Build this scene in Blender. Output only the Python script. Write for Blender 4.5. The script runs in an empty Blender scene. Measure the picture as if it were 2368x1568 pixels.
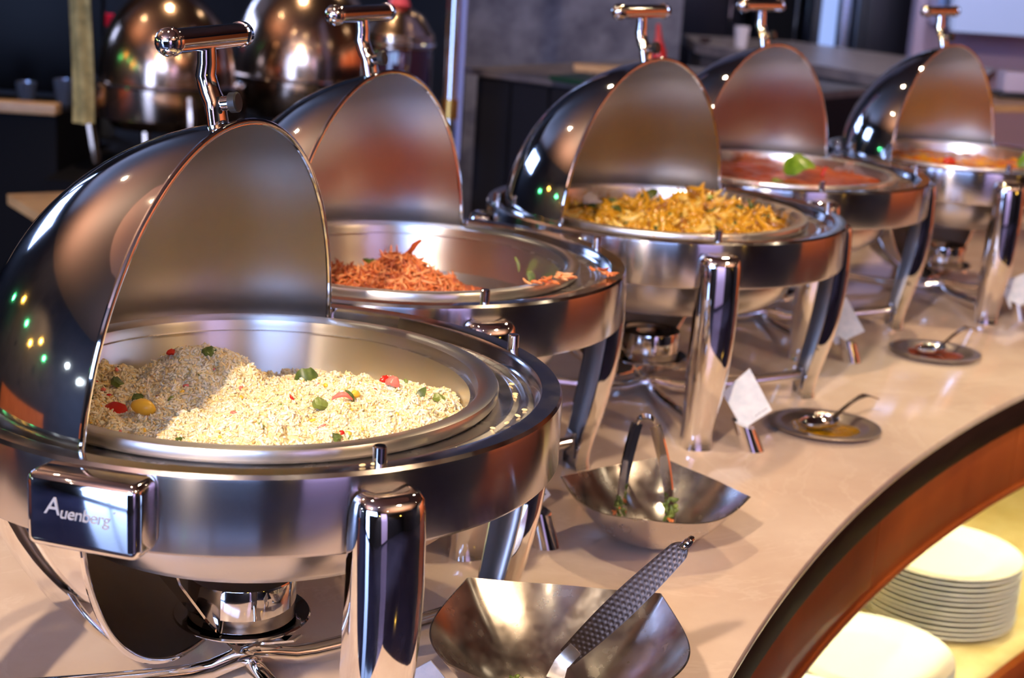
import bpy, bmesh, math, random
import numpy as np
from mathutils import Vector, Matrix
random.seed(7); rng = np.random.default_rng(7)
PI = math.pi
R_ = math.radians
S = bpy.context.scene
COL = S.collection

# ------------------------------------------------------------------ camera
def look_cam():
    f, p, r = 3612.56, R_(14.7058), R_(3.5407)
    fw = Vector((0, math.cos(p), -math.sin(p))); rt = Vector((1, 0, 0)); up = rt.cross(fw)
    c, s = math.cos(r), math.sin(r)
    rt2 = c*rt + s*up; up2 = -s*rt + c*up
    cd = bpy.data.cameras.new('camera'); cd.sensor_fit = 'HORIZONTAL'; cd.sensor_width = 36
    cd.lens = f/2368*36; cd.clip_start = .05; cd.clip_end = 60
    cd.dof.use_dof = True; cd.dof.focus_distance = 1.32; cd.dof.aperture_fstop = 7.5
    o = bpy.data.objects.new('camera', cd); COL.objects.link(o)
    m = Matrix((rt2, up2, -fw)).transposed().to_4x4(); m.translation = (0, 0, .6674)
    o.matrix_world = m; S.camera = o
look_cam()

# ------------------------------------------------------------------ world, exposure
S.view_settings.view_transform = 'Standard'; S.view_settings.look = 'None'
S.view_settings.exposure = 0.6; S.view_settings.gamma = 1; S.view_settings.use_curve_mapping = False
w = bpy.data.worlds.new('world'); S.world = w; w.use_nodes = True
w.node_tree.nodes['Background'].inputs[0].default_value = (.25, .32, .55, 1)
w.node_tree.nodes['Background'].inputs[1].default_value = .25
S.cycles.max_bounces = 8; S.cycles.glossy_bounces = 6; S.cycles.diffuse_bounces = 3
S.cycles.caustics_reflective = True; S.cycles.blur_glossy = .6
S.cycles.sample_clamp_indirect = 4.0
S.cycles.use_denoising = True

def spot(name, loc, tgt, power, col, size=60, rad=.04, blend=.4):
    l = bpy.data.lights.new(name, 'SPOT'); l.energy = power; l.color = col
    l.spot_size = R_(size); l.spot_blend = blend; l.shadow_soft_size = rad
    o = bpy.data.objects.new(name, l); COL.objects.link(o); o.location = loc
    o.rotation_euler = (Vector(tgt)-Vector(loc)).to_track_quat('-Z', 'Y').to_euler()
    return o
WARM = (1, .70, .42)
# key: a ceiling spot in front of the counter, then a row of ceiling spots over it
spot('key_spot', (-.95, -1.65, 2.42), (.15, 1.9, 0), 440, (1, .77, .55), 50, .065)
spot('fill_spot', (1.9, .2, 2.42), (0, 1.7, 0), 60, WARM, 60, .05)
spot('row_spot', (.9, 3.3, 2.42), (.5, 2.6, 0), 80, WARM, 70, .05)
spot('row_spot', (-.35, 1.5, 2.42), (-.1, 1.45, 0), 55, (1, .78, .5), 40, .05)
spot('back_spot', (-.9, 4.6, 2.4), (-.9, 5.2, 0), 60, WARM, 70, .05)
def up_fill(name, loc, sx, sy, power, col):
    l = bpy.data.lights.new(name, 'AREA'); l.shape = 'RECTANGLE'; l.size = sx; l.size_y = sy; l.energy = power; l.color = col; l.spread = R_(120)
    o = bpy.data.objects.new(name, l); COL.objects.link(o); o.location = loc; o.rotation_euler = (PI, 0, 0)
spot('shelf_side_fill', (3.3, .9, 2.42), (.78, 2.35, -.44), 190, (1, .93, .62), 17, .05)  # added light, brightens the outward sides of the stacked plates
up_fill('ceiling_fill', (-2.2, -2.3, .9), .9, .5, 130, (1, .78, .6))  # unseen area lights added to brighten the ceiling that the lids mirror
up_fill('ceiling_fill', (3.6, -1.2, .9), .9, .5, 130, (1, .74, .52))
up_fill('ceiling_fill', (-3.4, 3.0, .9), .6, .5, 70, (1, .76, .56))
spot('wall_wash', (3.8, 2.0, 2.5), (6.0, 2.6, .2), 380, (1, .68, .44), 110, .1)
spot('wall_wash', (3.6, 4.6, 2.5), (6.0, 5.4, .2), 260, (1, .68, .44), 110, .1)
spot('wall_wash', (-3.2, 1.4, 2.5), (-5.2, 1.6, -.2), 260, (1, .62, .32), 80, .1)
spot('kitchen_spot', (1.6, 5.4, 2.4), (1.3, 6.6, 0), 90, (.85, .85, 1), 90, .1)

# ------------------------------------------------------------------ materials
def rgb(r, g, b):
    f = lambda c: (c/255/12.92 if c <= 10 else ((c/255+.055)/1.055)**2.4)
    return (f(r), f(g), f(b), 1)
def mat(name, base=(.8, .8, .8, 1), rough=.5, metal=0., spec=.5, emit=None, es=0., coat=0., trans=0., sss=0.):
    m = bpy.data.materials.new(name); m.use_nodes = True
    b = m.node_tree.nodes['Principled BSDF']
    b.inputs['Base Color'].default_value = base; b.inputs['Roughness'].default_value = rough
    b.inputs['Metallic'].default_value = metal; b.inputs['Specular IOR Level'].default_value = spec
    if emit: b.inputs['Emission Color'].default_value = emit; b.inputs['Emission Strength'].default_value = es
    b.inputs['Coat Weight'].default_value = coat; b.inputs['Transmission Weight'].default_value = trans
    if sss: b.inputs['Subsurface Weight'].default_value = sss; b.inputs['Subsurface Radius'].default_value = (.004, .003, .002)
    return m
def N(m, t, **k):
    n = m.node_tree.nodes.new(t)
    for a, v in k.items():
        if a.startswith('i_'): n.inputs[a[2:].replace('_', ' ')].default_value = v
        else: setattr(n, a, v)
    return n
def L(m, a, b): m.node_tree.links.new(a, b)
def coords(m, scale=(1, 1, 1), which='Object'):
    tc = N(m, 'ShaderNodeTexCoord'); mp = N(m, 'ShaderNodeMapping'); mp.inputs['Scale'].default_value = scale
    L(m, tc.outputs[which], mp.inputs['Vector']); return mp.outputs[0]
def noise_col(m, c1, c2, scale, lo=.35, hi=.65, vec=None, detail=6, stretch=(1, 1, 1), base=True):
    b = m.node_tree.nodes['Principled BSDF']
    v = vec or coords(m, stretch)
    n = N(m, 'ShaderNodeTexNoise', i_Scale=scale, i_Detail=detail, i_Roughness=.6); L(m, v, n.inputs['Vector'])
    r = N(m, 'ShaderNodeValToRGB'); r.color_ramp.elements[0].position = lo; r.color_ramp.elements[1].position = hi
    r.color_ramp.elements[0].color = c1; r.color_ramp.elements[1].color = c2
    L(m, n.outputs['Fac'], r.inputs[0])
    if base: L(m, r.outputs[0], b.inputs['Base Color'])
    return r.outputs[0], n.outputs['Fac'], v
def bump(m, fac, strength=.2, dist=.001):
    bp = N(m, 'ShaderNodeBump', i_Strength=strength, i_Distance=dist); L(m, fac, bp.inputs['Height'])
    L(m, bp.outputs[0], m.node_tree.nodes['Principled BSDF'].inputs['Normal']); return bp
def rough_noise(m, lo, hi, scale, stretch=(1, 1, 1)):
    n = N(m, 'ShaderNodeTexNoise', i_Scale=scale, i_Detail=5); L(m, coords(m, stretch), n.inputs['Vector'])
    mr = N(m, 'ShaderNodeMapRange', i_From_Min=.3, i_From_Max=.7, i_To_Min=lo, i_To_Max=hi)
    L(m, n.outputs['Fac'], mr.inputs['Value']); L(m, mr.outputs[0], m.node_tree.nodes['Principled BSDF'].inputs['Roughness'])
    return n.outputs['Fac']

chrome = mat('polished_steel', (.80, .78, .76, 1), .06, 1); rough_noise(chrome, .03, .10, 9)
chrome2 = mat('chrome_plate', (.86, .85, .84, 1), .045, 1)
band_m = mat('body_band_steel', (.80, .77, .75, 1), .16, 1); rough_noise(band_m, .16, .18, 3)
def brushed(m, an=.85, rot=.25):
    b = m.node_tree.nodes['Principled BSDF']; t = N(m, 'ShaderNodeTangent', direction_type='RADIAL', axis='Z'); L(m, t.outputs[0], b.inputs['Tangent'])
    b.inputs['Anisotropic'].default_value = an; b.inputs['Anisotropic Rotation'].default_value = rot
band_m.node_tree.nodes['Principled BSDF'].inputs['Base Color'].default_value = (.56, .54, .56, 1)
brushed(band_m, 1.0)
lip_m = mat('lip_steel', (.50, .48, .47, 1), .16, 1); rough_noise(lip_m, .1, .24, 40)
gut_m = mat('gutter_steel', (.72, .69, .67, 1), .24, 1); rough_noise(gut_m, .18, .32, 30)
pan_m = mat('brushed_pan_steel', (.74, .72, .69, 1), .30, 1)

brushed(pan_m, .7)
def satin(name, tint, smear=None, amount=.5, seed=0.):
    m = mat(name, tint, .28, 1)
    rough_noise(m, .27, .31, 5)
    if smear:
        v = coords(m, (1, 1, .6)); mp = N(m, 'ShaderNodeVectorMath', operation='ADD'); mp.inputs[1].default_value = (seed, seed*.7, 0)
        L(m, v, mp.inputs[0])
        noise_col(m, tint, smear, 5.5, .42, .42+amount*.5, mp.outputs[0], 5)
    return m
satin_plain = satin('satin_lid_inner', (.56, .53, .50, 1), (.51, .46, .41, 1), .5, 1)
satin_pink = satin('satin_lid_steamed', (.60, .60, .61, 1), (.57, .54, .535, 1), .6, 3)
satin_rust = satin('satin_lid_splashed', (.60, .60, .60, 1), (.55, .50, .49, 1), .6, 6)
satin_oran = satin('satin_lid_orange', (.61, .59, .57, 1), (.58, .49, .42, 1), .6, 9)
dark_in = mat('dark_steel_inner', (.42, .38, .36, 1), .35, 1)
black = mat('black_plastic', (.015, .015, .017, 1), .35)
hammer = mat('worn_bowl_steel', (.66, .62, .57, 1), .22, 1)
hn = rough_noise(hammer, .16, .30, 60); bump(hammer, hn, .12, .0006)
hbronze = mat('hammered_handle_steel', (.13, .095, .08, 1), .40, 1)
cardm = mat('white_card', rgb(222, 224, 228), .5)
noise_col(cardm, rgb(205, 212, 218), rgb(232, 232, 234), 60)
inkm = mat('card_ink', rgb(70, 85, 95), .6)
etch = mat('etched_lettering', (.40, .38, .38, 1), .6, .3)
porc = mat('white_porcelain', rgb(236, 235, 228), .12, 0, .5, coat=.4)

def marble_mat():
    m = mat('beige_marble', rgb(205, 178, 158), .10, 0, .5, coat=.25)
    v = coords(m, (1, 1, 1))
    c, f, _ = noise_col(m, rgb(200, 176, 158), rgb(218, 198, 180), 5, .35, .68, v, 8, base=False)
    wv = N(m, 'ShaderNodeTexNoise', i_Scale=2.3, i_Detail=10, i_Roughness=.62, i_Distortion=1.8); L(m, v, wv.inputs['Vector'])
    rp = N(m, 'ShaderNodeValToRGB'); e = rp.color_ramp.elements
    e[0].position = .485; e[0].color = (0, 0, 0, 1); e[1].position = .5; e[1].color = (1, 1, 1, 1)
    e2 = rp.color_ramp.elements.new(.515); e2.color = (0, 0, 0, 1)
    L(m, wv.outputs['Fac'], rp.inputs[0])
    mx = N(m, 'ShaderNodeMix', data_type='RGBA'); sc = N(m, 'ShaderNodeMath', operation='MULTIPLY'); sc.inputs[1].default_value = .35
    L(m, rp.outputs[0], sc.inputs[0]); L(m, sc.outputs[0], mx.inputs['Factor']); L(m, c, mx.inputs['A'])
    mx.inputs['B'].default_value = rgb(225, 207, 190); L(m, mx.outputs['Result'], m.node_tree.nodes['Principled BSDF'].inputs['Base Color'])
    rough_noise(m, .07, .2, 11)
    return m
marble = marble_mat()
marble_edge = mat('marble_edge', rgb(176, 150, 142), .3)
dark_wood = mat('black_brown_wood', rgb(30, 18, 20), .5, 0, .15)
noise_col(dark_wood, rgb(14, 8, 9), rgb(32, 19, 17), 9, stretch=(1, 1, 8))
red_wood = mat('orange_brown_veneer', rgb(150, 74, 30), .3, coat=.3)
noise_col(red_wood, rgb(128, 54, 20), rgb(166, 82, 32), 6, .3, .7, stretch=(1, 1, .25))
shelf_m = mat('cream_shelf', rgb(205, 190, 140), .35)
noise_col(shelf_m, rgb(190, 172, 120), rgb(214, 200, 155), 9)
cab_in = mat('cabinet_inside', rgb(176, 156, 92), .6)

# ------------------------------------------------------------------ mesh helpers
def mesh(name, V, F, m=None, smooth=True, sharp=35, mi=None):
    me = bpy.data.meshes.new(name)
    me.from_pydata([tuple(v) for v in V], [], [tuple(int(i) for i in f) for f in F]); me.update()
    ms = m if isinstance(m, (list, tuple)) else [m]
    for x in ms:
        if x: me.materials.append(x)
    if mi is not None: me.polygons.foreach_set('material_index', np.array(mi, 'i'))
    if smooth:
        me.polygons.foreach_set('use_smooth', np.ones(len(me.polygons), bool)); me.set_sharp_from_angle(angle=R_(sharp))
    return me
def obj(name, me, parent=None, loc=None, rot=None):
    o = bpy.data.objects.new(name, me); COL.objects.link(o)
    if parent: o.parent = parent
    if loc is not None: o.location = loc
    if rot is not None: o.rotation_euler = rot
    return o
def tag(o, label=None, cat=None, group=None, kind=None):
    if label: o['label'] = label
    if cat: o['category'] = cat
    if group: o['group'] = group
    if kind: o['kind'] = kind
    return o
def empty(name, loc, rz=0, **k):
    o = bpy.data.objects.new(name, None); COL.objects.link(o); o.location = loc; o.rotation_euler = (0, 0, rz)
    o.empty_display_size = .05
    return tag(o, **k)
class G:
    """collects pieces of one mesh"""
    def __init__(s): s.V = []; s.F = []; s.M = []
    def add(s, V, F, k=0):
        n = len(s.V); s.V += [Vector(v) for v in V]; s.F += [tuple(i+n for i in f) for f in F]; s.M += [k]*len(F); return s
    def grid(s, P, cu=False, cv=False, k=0, flip=False):
        nu, nv = len(P), len(P[0]); V = [v for row in P for v in row]; F = []
        for i in range(nu if cu else nu-1):
            for j in range(nv if cv else nv-1):
                a, b, c, d = i*nv+j, ((i+1) % nu)*nv+j, ((i+1) % nu)*nv+(j+1) % nv, i*nv+(j+1) % nv
                F.append((a, d, c, b) if flip else (a, b, c, d))
        return s.add(V, F, k)
    def lathe(s, prof, n=96, a0=0, a1=2*PI, k=0):
        full = abs(a1-a0-2*PI) < 1e-6; m = n if full else n+1
        P = [[(r*math.cos(a0+(a1-a0)*i/n), r*math.sin(a0+(a1-a0)*i/n), z) for r, z in prof] for i in range(m)]
        return s.grid(P, cu=full, k=k)
    def tube(s, path, r, n=12, closed=False, caps=True, k=0):
        path = [Vector(p) for p in path]; rr = r if isinstance(r, (list, tuple)) else [r]*len(path); P = []
        up = None
        for i, p in enumerate(path):
            if closed: t = path[(i+1) % len(path)]-path[i-1]
            else: t = path[min(i+1, len(path)-1)]-path[max(i-1, 0)]
            t.normalize()
            if up is None: up = Vector((0, 0, 1)) if abs(t.z) < .9 else Vector((1, 0, 0))
            u = (up-t*up.dot(t)).normalized(); v = t.cross(u); up = u
            P.append([p+(u*math.cos(a)+v*math.sin(a))*rr[i] for a in [2*PI*q/n for q in range(n)]])
        s.grid(P, cu=closed, cv=True, k=k, flip=True)
        if caps and not closed:
            s.add(P[0], [tuple(range(n))], k); s.add(P[-1], [tuple(reversed(range(n)))], k)
        return s
    def strap(s, path, width, th, side, k=0):
        """flat strip swept along path, width direction per point"""
        path = [Vector(p) for p in path]; P = []
        for i, p in enumerate(path):
            t = (path[min(i+1, len(path)-1)]-path[max(i-1, 0)]).normalized()
            sd = Vector(side[i] if isinstance(side[0], (tuple, list, Vector)) else side)
            sd = (sd-t*sd.dot(t)).normalized(); nn = t.cross(sd); wd = width[i] if isinstance(width, (list, tuple)) else width
            P.append([p+sd*wd/2+nn*th/2, p-sd*wd/2+nn*th/2, p-sd*wd/2-nn*th/2, p+sd*wd/2-nn*th/2])
        s.grid(P, cv=True, k=k)
        s.add(P[0], [(0, 1, 2, 3)], k); s.add(P[-1], [(3, 2, 1, 0)], k); return s
    def oval(s, path, rx, ry, side, n=20, k=0):
        path = [Vector(p) for p in path]; P = []
        for i, p in enumerate(path):
            t = (path[min(i+1, len(path)-1)]-path[max(i-1, 0)]).normalized(); sd = Vector(side); sd = (sd-t*sd.dot(t)).normalized(); nn = t.cross(sd)
            P.append([p+sd*rx[i]*math.cos(a)+nn*ry[i]*math.sin(a) for a in [2*PI*q/n for q in range(n)]])
        s.grid(P, cv=True, k=k); s.add(P[0], [tuple(reversed(range(n)))], k); s.add(P[-1], [tuple(range(n))], k); return s
    def box(s, c, d, bev=0, seg=3, M=None, k=0):
        bm = bmesh.new(); bmesh.ops.create_cube(bm, size=1)
        bmesh.ops.scale(bm, vec=d, verts=bm.verts)
        if bev: bmesh.ops.bevel(bm, geom=bm.edges[:], offset=bev, segments=seg, affect='EDGES', profile=.5)
        if M: bmesh.ops.transform(bm, matrix=M, verts=bm.verts)
        bmesh.ops.translate(bm, vec=c, verts=bm.verts); bm.verts.index_update()
        s.add([v.co.copy() for v in bm.verts], [[v.index for v in f.verts] for f in bm.faces], k); bm.free(); return s
    def mesh(s, name, m, smooth=True, sharp=35): return mesh(name, s.V, s.F, m, smooth, sharp, s.M if isinstance(m, (list, tuple)) else None)
def rim_torus(r, t, n=96, axis='y', off=0, flat=1.):
    P = []
    for i in range(n):
        a = 2*PI*i/n
        row = []
        for j in range(10):
            b = 2*PI*j/10; rr = r+t*math.cos(b); h = off+t*flat*math.sin(b)
            row.append((rr*math.cos(a), h, rr*math.sin(a)) if axis == 'y' else (rr*math.cos(a), rr*math.sin(a), h))
        P.append(row)
    return G().grid(P, cu=True, cv=True, flip=(axis != 'y'))

# ------------------------------------------------------------------ setting: room
def struct(name, me, parent=None, **k):
    o = obj(name, me, parent, **k)
    if not parent: o['kind'] = 'structure'
    return o
FZ, CZ = -.92, 2.6
X0, X1, Y0, Y1 = -5.2, 6.0, -2.8, 9.4
def slab(name, c, d, m, **k): return struct(name, G().box(c, d).mesh(name, m, smooth=False), **k)
floor_m = mat('room_floor_tile', rgb(44, 44, 62), .12, coat=.5)
noise_col(floor_m, rgb(36, 36, 54), rgb(54, 52, 70), 2)
wall_dark = mat('dark_wall_paint', rgb(28, 28, 38), .6); noise_col(wall_dark, rgb(22, 22, 32), rgb(34, 34, 44), 3)
ceil_m = mat('dark_ceiling', rgb(92, 68, 58), .6)
wood_wall = mat('warm_wood_panelling', rgb(172, 94, 54), .35); noise_col(wood_wall, rgb(150, 78, 42), rgb(186, 104, 60), 4, stretch=(6, 6, .6))
stucco = mat('grey_plaster', rgb(98, 96, 112), .75)
cn = noise_col(stucco, rgb(78, 76, 92), rgb(120, 118, 132), 9); bump(stucco, cn[1], .3, .01)
slab('floor', ((X0+X1)/2, (Y0+Y1)/2, FZ-.05), (X1-X0, Y1-Y0, .1), floor_m)
slab('ceiling', ((X0+X1)/2, (Y0+Y1)/2, CZ+.05), (X1-X0, Y1-Y0, .1), ceil_m)
slab('wall_back', ((X0+X1)/2, Y1+.05, (FZ+CZ)/2), (X1-X0, .1, CZ-FZ), wall_dark)
slab('wall_front', ((X0+X1)/2, Y0-.05, (FZ+CZ)/2), (X1-X0, .1, CZ-FZ), wall_dark)
slab('wall_left', (X0-.05, (Y0+Y1)/2, (FZ+CZ)/2), (.1, Y1-Y0, CZ-FZ), wall_dark)
slab('wall_right', (X1+.05, (Y0+Y1)/2, (FZ+CZ)/2), (.1, Y1-Y0, CZ-FZ), wall_dark)
slab('trim_5', (X0+.03, 1.3, (FZ-.1)/2), (.06, 2.4, -.1-FZ-.01), wood_wall)
slab('trim_4', (X1-.03, 5.6, (FZ+1.9)/2), (.06, 7.2, 1.9-FZ-.01), wood_wall)
# daylight windows behind and to the left of the camera
pane_m = mat('daylight_pane', (0, 0, 0, 1), .1, emit=(.36, .52, 1, 1), es=8)
frame_m = mat('window_frame_dark', rgb(30, 30, 34), .4)
def window(n, c, along, wdt, z0, z1):
    fr = G(); gl = G(); t = .06
    ax = Vector((1, 0, 0)) if along == 'x' else Vector((0, 1, 0)); c = Vector(c)
    def bx(g, u, z, du, dz, dep):
        p = c+ax*u; d = (du, dep, dz) if along == 'x' else (dep, du, dz)
        g.box((p.x, p.y, z), d)
    for u in (-wdt/2, 0, wdt/2): bx(fr, u, (z0+z1)/2, t, z1-z0, .08)
    for z in (z0, z1): bx(fr, 0, z, wdt+t, t, .08)
    o = struct('window_%d' % n, fr.mesh('window_frame', frame_m, smooth=False))
    for u in (-wdt/4, wdt/4):
        gl = G(); bx(gl, u, (z0+z1)/2, wdt/2-t, z1-z0-t, .02); obj('pane', gl.mesh('pane', pane_m, smooth=False), o)
window(1, (-3.0, Y0+.06, 0), 'x', 1.7, FZ+.06, 2.3)
window(2, (-.7, Y0+.06, 0), 'x', 2.6, 1.25, 2.35)
window(3, (X0+.06, 7.4, 0), 'y', 3.2, 1.3, 2.15)
window(4, (-4.25, Y1-.06, 0), 'x', 1.5, 1.3, 2.15)
lilac_m = mat('lilac_wall_panel', rgb(190, 176, 226), .5)
slab('trim_3', (2.4, Y0+.04, .7), (1.5, .08, 3.1), lilac_m)
spot('wall_wash', (2.3, -1.4, 2.5), (2.4, Y0, .0), 420, (.86, .84, 1), 90, .1)
# round brown raised ceiling panel with recessed lamps
ring_c = mat('brown_ceiling_panel', rgb(168, 122, 102), .55)
g = G(); g.lathe([(0, -.05), (2.1, -.05), (2.14, -.03), (2.14, 0)], 64); o = struct('trim_1', g.mesh('ceiling_panel', ring_c)); o.location = (-.6, .6, CZ)
lamp_m = mat('lamp_lens', (0, 0, 0, 1), .3, emit=(1, .80, .55, 1), es=160)
lampring = mat('lamp_ring', (.7, .7, .7, 1), .3, 1)
dl0 = None
def downlight(x, y, z=CZ):
    global dl0
    if dl0 is None:
        r = empty('ceiling_lamp', (x, y, z)); g = G().lathe([(.034, -.012), (.05, -.014), (.055, 0), (.03, 0)], 20); obj('lamp_ring', g.mesh('lamp_ring', lampring), r)
        g = G().lathe([(0.0001, -.010), (.034, -.010)], 16); obj('lens', g.mesh('lens', lamp_m), r); dl0 = r
    else:
        r = dl0.copy(); COL.objects.link(r); r.location = (x, y, z)
        for c in dl0.children: q = c.copy(); COL.objects.link(q); q.parent = r
    tag(r, 'small round recessed ceiling lamp above the buffet, outside the frame', 'lamp', 'recessed ceiling lamps')
for x, y, z in [(-.95, -1.66, CZ-.05), (1.9, .2, CZ), (.9, 3.3, CZ), (-.35, 1.5, CZ-.05), (-2.2, .2, CZ-.05), (-1.7, 2.0, CZ-.05), (.6, -.6, CZ-.05), (1.55, 8.0, CZ), (.55, 8.2, CZ), (.83, 6.4, CZ), (3.4, 5, CZ), (3.2, 1.6, CZ), (-2.6, 3.9, CZ), (-.9, 4.6, CZ), (3, -2, CZ), (-3.6, -1.6, CZ)]:
    downlight(x, y, z)

bar_l = [mat('amber_bulb', (0, 0, 0, 1), .3, emit=(1, .55, .08, 1), es=40), mat('green_bulb', (0, 0, 0, 1), .3, emit=(.1, 1, .35, 1), es=30), mat('white_bulb', (0, 0, 0, 1), .3, emit=(.8, .92, 1, 1), es=40)]
bulb0 = [G().lathe([(.045*math.sin(t)+.0001, -.045*math.cos(t)) for t in [PI*k/10 for k in range(11)]], 16).mesh('bulb', m) for m in bar_l]
pend = [(-4.6, 1.1, 1.25, 0), (-4.5, 1.5, 1.0, 0), (-4.7, .7, 1.05, 1), (-4.6, -.3, 1.3, 2), (-4.4, -.9, 1.1, 2), (-4.7, 2.1, 1.2, 1), (-4.6, 2.9, 1.3, 0), (-1.4, -2.4, 1.5, 1), (1.2, -2.4, 1.4, 0), (4.6, -2.2, 1.2, 0), (-4.6, 3.6, 1.0, 1)]
cordm = mat('lamp_cord', (.02, .02, .02, 1), .5)
for x, y, z, k in pend:
    e = empty('pendant_lamp', (x, y, z), label='small coloured glass pendant lamp over the bar, outside the frame', cat='lamp', group='coloured pendant lamps')
    obj('bulb', bulb0[k], e); obj('cord', G().tube([(0, 0, .046), (0, 0, CZ-z-.001)], .004, 6).mesh('cord', cordm), e)

# ------------------------------------------------------------------ buffet counter (an arc about CC)
CC = Vector((3.8099, .0232)); CR = 3.8219
A0, A1 = R_(167.5), R_(106)
def arcpt(r, a, z): return (CC.x+r*math.cos(a), CC.y+r*math.sin(a), z)
def arc_solid(name, r0, r1, z0, z1, m, a0=A0, a1=A1, n=90, bev=0, parent=None):
    P = []
    for i in range(n+1):
        a = a0+(a1-a0)*i/n
        if bev: sec = [(r0, z0+bev), (r0, z1-bev), (r0+bev*.3, z1-bev*.3), (r0+bev, z1), (r1, z1), (r1, z0), (r0+bev, z0), (r0+bev*.3, z0+bev*.3)]
        else: sec = [(r0, z0), (r0, z1), (r1, z1), (r1, z0)]
        P.append([arcpt(r, a, z) for r, z in sec])
    g = G().grid(P, cv=True); k = len(P[0]); g.add(P[0], [tuple(range(k))]); g.add(P[-1], [tuple(reversed(range(k)))])
    return obj(name, g.mesh(name, m, sharp=40), parent)
BACK = 4.82
top = arc_solid('marble_countertop', CR, BACK, -.014, 0, marble, bev=.0035)
tag(top, 'curved glossy beige marble countertop carrying the row of chafing dishes', 'countertop')
cab = empty('buffet_cabinet', (0, 0, 0), label='curved wooden buffet cabinet with an open lit plate shelf below the marble top', cat='cabinet')
arc_solid('edge_moulding', CR+.003, CR+.05, -.066, -.0145, dark_wood, bev=.010, parent=cab)['label'] = 'black-brown rounded moulding under the marble edge'
# veneer apron in separate panels with hairline seams
seams = [167.5, 158.4, 149.3, 140.8, 134, 126, 116, 106]
for i in range(len(seams)-1):
    arc_solid('apron_panel', CR+.016, CR+.036, -.176, -.0665, red_wood, R_(seams[i])-.0003, R_(seams[i+1])+.0003, 14, .0012, cab)
arc_solid('apron_edge_strip', CR+.013, CR+.036, -.190, -.1775, red_wood, bev=.003, parent=cab)
arc_solid('under_deck', CR+.037, BACK-.02, -.060, -.0145, cab_in, parent=cab)
arc_solid('shelf_board', CR-.01, BACK-.05, -.54, -.50, shelf_m, parent=cab)
arc_solid('shelf_front_edge', CR-.026, CR-.0105, -.545, -.496, red_wood, bev=.003, parent=cab)
arc_solid('back_panel', CR+.50, CR+.52, -.4995, -.0605, cab_in, parent=cab)
arc_solid('plinth', CR+.05, BACK-.05, FZ, -.5405, dark_wood, parent=cab)
lm = mat('shelf_lamp_tube', (1, 1, 1, 1), .4, emit=(1, .93, .48, 1), es=55)
o = arc_solid('shelf_lamp_strip', CR+.045, CR+.06, -.072, -.0605, lm, R_(166), R_(128), 40, parent=cab); o['label'] = 'warm white lamp strip under the counter'

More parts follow.
